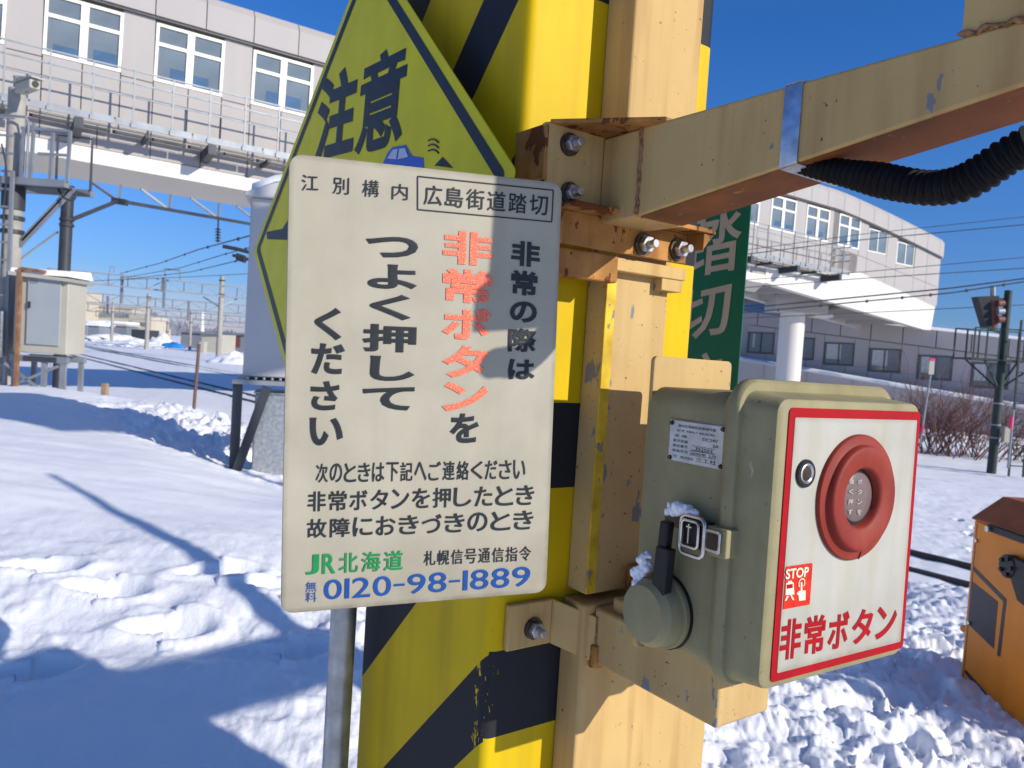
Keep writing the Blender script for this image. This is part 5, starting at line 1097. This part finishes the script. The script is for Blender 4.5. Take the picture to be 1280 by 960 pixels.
def portal(label, A_, B_, h, n, Y0_, Y1_, r=.06):
    a_, b_ = at(*A_, Y0_), at(*B_, Y1_); o = thing('portal_beam', label, 'gantry', loc=a_, group='lattice gantry beams over the tracks'); wb = WB(o); dz = Vector((0, 0, -h))
    wb('top_chord', M['galv_far'], MB().beam(a_, b_, r * 1.3)); wb('bottom_chord', M['galv_far'], MB().beam(a_ + dz, b_ + dz, r * 1.3))
    for k in range(n + 1):
        t = k / n; q = a_.lerp(b_, t); wb('vertical', M['galv_far'], MB().beam(q, q + dz, r))
        if k < n: q2 = a_.lerp(b_, (k + 1) / n); wb('diagonal', M['galv_far'], MB().beam(q + (dz if k % 2 else Vector()), q2 + (Vector() if k % 2 else dz), r * .8))
    return wb
wb = portal('nearest lattice gantry beam, from the left cabinet to the tall pole', (60, 335), (318, 361), .95, 11, 64, 71, .085)
for px, y0_, y1_ in ((153, 343, 379), (206, 347, 384), (204, 347, 365)): wb('drop_post', M['galv_far'], MB().beam(at(px, y0_, 67), at(px - 1.5, y1_, 67), .2))
wb('hoop', M['galv_far'], MB().tube([at(206, 346, 67), at(206, 336, 67), at(225, 338, 67), at(225, 350, 67)], .07, 5)); wb('hoop', M['galv_far'], MB().tube([at(137, 341, 67), at(138, 333, 67), at(143, 334, 67), at(142, 341, 67)], .04, 5))
wb('stay', M['galv_far'], MB().beam(at(254, 371, 70), at(275, 384, 70), .12).beam(at(303, 370, 71), at(278, 382, 70), .12))
wb = portal('second lattice gantry beam further off', (60, 362), (318, 383), 1.1, 12, 90, 98, .1)
for px, y0_, y1_ in ((135, 370, 392), (236, 376, 401), (97, 365, 400)): wb('drop_post', M['galv_far'], MB().beam(at(px, y0_, 94), at(px - 1, y1_, 94), .24))
portal('faint lattice gantry beam beyond the second', (90, 378), (318, 397), 1.1, 12, 118, 126, .1)
portal('faintest and farthest lattice gantry beam', (120, 388), (318, 404), 1.1, 10, 150, 158, .1)
wire('contact wire rising from the gantry to the insulator', [(150, 342), (200, 329), (248, 312), (330, 290)], 60, .035, clips=6, Y2=21)
wire('second contact wire below the first in the yard', [(150, 348), (225, 335), (280, 318), (330, 305)], 60, .03, clips=5, Y2=24)
wire('third contact wire above the yard poles', [(150, 350), (238, 340), (330, 318)], 60, .03, clips=4, Y2=28)
wire('thin pale wire across the yard sky', [(90, 352), (240, 346), (330, 341)], 60, .03)
lv = thing('hinged_cantilever', 'dark insulated cantilever arm poking out behind the caution sign', 'cantilever', loc=at(300, 312, 18)); wb = WB(lv)
wb('arm', M['dark_far'], MB().tube([at(279, 308, 18), at(295, 311, 18), at(330, 320, 18)], .05, 6)); wb('arm', M['dark_far'], MB().tube([at(291, 319, 18), at(305, 323, 18), at(330, 328, 18)], .04, 6))
for k in range(4): q = at(296 + 3 * k, 321 + k, 18); wb('insulator_disc', M['dark_far'], MB().cyl(q, q + Vector((.03, 0, 0)), .09, seg=10))
# marker post and stump in the snow
q = at(242, 503, 20); o, wb = polething('trackside_post', 'thin rusty post leaning slightly in the snow beside the track', 'post', q.x, q.y); wb('post', mat('rusty post', (.14, .09, .07), .8), MB().cyl((q.x, q.y, zat(q.x, q.y) - .4), at(249, 430, 20), .045, seg=8), smooth=40)
q = at(131, 490, 17); o, wb = polething('wooden_stump', 'short wooden stake sticking out of the snow', 'stake', q.x, q.y); wb('stake', M['wood'], MB().box(q.x - .06, q.x + .06, q.y - .06, q.y + .06, zat(q.x, q.y) - .3, max(at(131, 479, 17).z, zat(q.x, q.y) + .15)), bevel=.01)
# ---- distant buildings
def blk(name, label, cat, x0_, x1_, y0_, y1_, Y, m, depth=8, roof=None, wins=None, snow=False, extra=None):
    a_, b_ = at(x0_, (y0_ + y1_) / 2, Y), at(x1_, (y0_ + y1_) / 2, Y); xm = (x0_ + x1_) / 2; zt_ = at(xm, y0_, Y).z; zb_ = at(xm, y1_, Y).z
    o = thing(name, label, cat, loc=((a_.x + b_.x) / 2, Y, zb_)); wb = WB(o)
    wb('wall', m, MB().box(a_.x, b_.x, Y, Y + depth, min(zb_, -.3) if y1_ > 398 else zb_, zt_))
    if roof: wb('roof', roof, MB().box(a_.x - .3, b_.x + .3, Y - .4, Y + depth + .4, zt_, zt_ + .25 * Y / 100))
    if snow: wb('roof_snow', M['snow'], MB().box(a_.x - .2, b_.x + .2, Y - .3, Y + depth, zt_ + .25 * Y / 100 + .01, zt_ + .6 * Y / 100), bevel=.1)
    for (wx0, wx1, wy0, wy1, n, mm) in wins or []:
        for k in range(n):
            u0 = wx0 + (wx1 - wx0) * k / n; u1 = wx0 + (wx1 - wx0) * (k + .68) / n; p_, q_ = at(u0, wy0, Y), at(u1, wy1, Y); dzs = (wx1 - wx0) * k / n * .0
            wb('window', mm, MB().box(p_.x, q_.x, Y - .12, Y - .02, min(p_.z, q_.z), max(p_.z, q_.z)))
    return o, wb
blk('station_building', 'long cream station footbridge with a row of small windows far across the yard', 'building', 94, 165, 384, 403, 205, M['farwall'], 8, M['farwall'], [(97, 162, 391, 397, 14, M['glass'])])
blk('station_hall', 'pale cream station hall beside the left cabinet', 'building', 78, 97, 362, 404, 195, M['farwall'], 12, None, [(80, 96, 382, 386, 3, M['farshade'])])
blk('station_hall', 'lower cream station block at the right end of the footbridge', 'building', 164, 189, 395, 412, 200, M['farwall'], 10, None, [(167, 187, 403, 408, 5, M['glass'])])
blk('platform_canopy', 'low dark platform canopy with posts under the station footbridge', 'canopy', 80, 108, 404, 420, 180, M['farshade'], 5, M['farwall'], [(84, 106, 407, 418, 3, M['farwall'])])
blk('platform_canopy', 'dark platform buildings under the right part of the footbridge', 'canopy', 124, 158, 407, 421, 185, M['farshade'], 6, M['soffit'], None, True)
blk('dark_shed', 'dark shed below the right station block', 'shed', 164, 184, 412, 427, 180, M['dark_far'], 6)
blk('yard_hut', 'small grey hut with snowy roof left of the yard', 'hut', 110, 124, 407, 424, 150, M['farshade'], 5, M['snow'], None, True)
blk('long_shed', 'long low grey shed left of the cream hut', 'shed', 226, 252, 416, 432, 118, M['farshade'], 5, M['galv_far'])
o, wb = blk('cream_hut', 'cream hut with gabled roof and small annexe beside the tall pole', 'hut', 252, 277, 417, 438, 100, M['cab_white'], 5)
g0, g1, gp = at(250, 417.5, 99.8), at(279, 417.5, 99.8), at(263, 413.5, 99.8)
wb('roof', M['galv_far'], MB().add([(g0.x, 99.5, g0.z), (g1.x, 99.5, g1.z), (gp.x, 99.5, gp.z), (g0.x, 105.5, g0.z), (g1.x, 105.5, g1.z), (gp.x, 105.5, gp.z)], [(0, 1, 2), (5, 4, 3), (0, 2, 5, 3), (2, 1, 4, 5), (1, 0, 3, 4)]))
blk('long_shed', 'dark grey shed with brown end right of the tall pole', 'shed', 277, 306, 418, 437, 112, M['farshade'], 5, M['galv_far'], [(294, 303, 421, 434, 1, M['signal_red'])])
blk('tank', 'small white tank beside the cream hut', 'tank', 249, 255, 427, 435, 96, M['cab_white'], 1)
blk('row_house', 'brownish low houses beyond the station block', 'house', 189, 199, 410, 418, 240, M['farwall'], 8, M['farshade'])
# tarpaulin heap and snow piles
def heap(name, label, cat, px, py, Y, rx_, rz, m, seed):
    p = at(px, py, Y); o = thing(name, label, cat, loc=(p.x, p.y, 0)); mb = MB(); L_ = []; an = np.linspace(0, 2 * math.pi, 41)[:-1]
    for i in range(13):
        t = i / 12; rr_ = (1 - t) ** .75 + .02; X_ = rx_ * rr_ * np.cos(an); Y_ = rx_ * .7 * rr_ * np.sin(an)
        k_ = 1 + (fbm(X_ * 1.1 + seed * 9, Y_ * 1.1, 4, seed) - .5) * .9; Zm = rz * t ** .85 * (.55 + .9 * fbm(X_ * .9 + seed, Y_ * .9 + t * 2, 4, seed + 5)) - .25
        L_.append([(float(x), float(y), float(z)) for x, y, z in zip(X_ * k_, Y_ * k_, Zm)])
    mb.rings(L_); mb.build('mound', m, o, smooth=80); return o
heap('tarpaulin_pile', 'heap under a bright blue tarpaulin far across the yard', 'tarpaulin', 217, 433, 112, 1.9, 1.3, M['blue_tarp'], 1)
heap('snow_pile', 'pointed snow pile beside the blue tarpaulin', 'snow pile', 203, 433, 116, 3.0, 1.9, M['snow'], 2)
heap('snow_pile', 'ploughed snow pile right of the tall pole', 'snow pile', 292, 447, 66, 2.3, 1.3, M['snow'], 3)
heap('snow_pile', 'low snow pile before the station hut', 'snow pile', 140, 428, 125, 7, 1.6, M['snow'], 4)
heap('snow_pile', 'low snow bank left of the middle pole', 'snow pile', 160, 434, 105, 6, 1.0, M['snow'], 5)
p = at(253, 412, 210); o, wb = polething('radio_mast', 'thin white mast on the far skyline', 'mast', p.x, p.y, 0); wb('mast', M['girder'], MB().cyl((p.x, p.y, 0), at(253, 390, 210), .7, .4, seg=8))
# far tree line on the horizon: nobody could count it
rg = random.Random(8); mb = MB()
for k in range(1500):
    a = math.radians(rg.uniform(-60, 60)); R_ = rg.uniform(380, 620); h = rg.uniform(3, 8) * (1 + .5 * math.sin(a * 23)); x, y = math.sin(a) * R_, math.cos(a) * R_; wv = rg.uniform(2, 5)
    for j in range(3):
        dx, dz_ = rg.uniform(-wv, wv), rg.uniform(.3, .8) * h
        mb.add([(x + dx - wv * .5, y, dz_ - h * .35), (x + dx + wv * .5, y + 1, dz_ - h * .3), (x + dx + rg.uniform(-1, 1), y + .5, dz_ + h * .5)], [(0, 1, 2)])
tl = mb.build('distant_trees', mat('hazy winter trees', (.2, .2, .24), .9, var=.3, scale=.02), None); tag(tl, 'hazy belt of bare trees and roofs along the far horizon', 'trees', kind='stuff')

# ================================================================== gate arm and made-up shadow casters right of the camera (out of frame; their shadows fall across the snow)
E1 = Vector((math.cos(SAZ), math.sin(SAZ), 0)); E2 = SUN.cross(E1); E2 = E2 if E2.z > 0 else -E2
def SP(a, b_, t): return CC + E1 * a + E2 * b_ + SUN * t
p0, p1 = SP(2.28, -.45, 2.2), SP(2.86, 1.08, 2.2); dd = (p0 - p1).normalized(); g0 = p0 + dd * ((p0.z - .9) / -dd.z)
ga, wb = polething('raised_gate_arm', 'yellow and black crossing gate arm raised almost upright right of the call box', 'gate arm', g0.x, g0.y)
M['ypost'] = mat('yellow post paint', (.8, .58, .02), .4); NS = 9
for k in range(NS):
    q0, q1 = g0.lerp(p1, k / NS), g0.lerp(p1, (k + 1) / NS); wb('striped_section', M['navy'] if k % 2 else M['ypost'], MB().cyl(q0, q1, .105 - .085 * (k / NS) ** 1.5, .105 - .085 * ((k + 1) / NS) ** 1.5, seg=14), smooth=40)
wb('added_shade_beam', M['dark_far'], MB().beam(SP(1.5, -.25, 2.2), SP(2.45, -.34, 2.2), .16, .19), bevel=.01)  # unseen beam, added and sized for the shadow band on the snow
wb('machine_foot', M['orange'], MB().box(g0.x - .25, g0.x + .25, g0.y - .2, g0.y + .2, zat(g0.x, g0.y) - .3, 1.9), bevel=.01)
q = SP(1.52, 0, 1.6); qx, qy = q.x, q.y; gz0 = zat(qx, qy); zt_ = SP(1.5, -.15, 1.6).z
ch, wb = polething('added_shade_cabinet', 'unseen tall grey cabinet added right of the call box to shade the snow', 'cabinet', qx, qy)  # unseen cabinet, added to throw shade over the near left snow
cf = Frame((qx, qy, gz0), E1, (0, 0, 1)); ch.matrix_world = cf.M
for nm_, m_, bx in (('body', 'cab_grey', (-.21, .2, -.2, .2, -.2, zt_ - gz0)), ('door', 'cab_door', (-.18, .17, -.225, -.201, .2, zt_ - gz0 - .1)), ('roof', 'cab_grey', (-.24, .23, -.25, .25, zt_ - gz0 + .001, zt_ - gz0 + .04))):
    MB().box(*bx).build(nm_, M[m_], ch, bevel=.006)
q = SP(4.75, 2.5, 6.0); up_, wb = polething('added_shade_pole', 'unseen slim pole with a broad grey board, added to shade the snow bank', 'pole', q.x, q.y)  # unseen pole and board, added to darken the left snow bank
wb('pole', M['galv_far'], MB().cyl((q.x, q.y, -.2), (q.x, q.y, q.z + 1.1), .05, seg=14), smooth=40)
wb('board', M['cab_grey'], MB().obox(q, E1 * .85, E2 * .72, SUN * .03), bevel=.01)  # board set square to the sun, shaped for its shadow
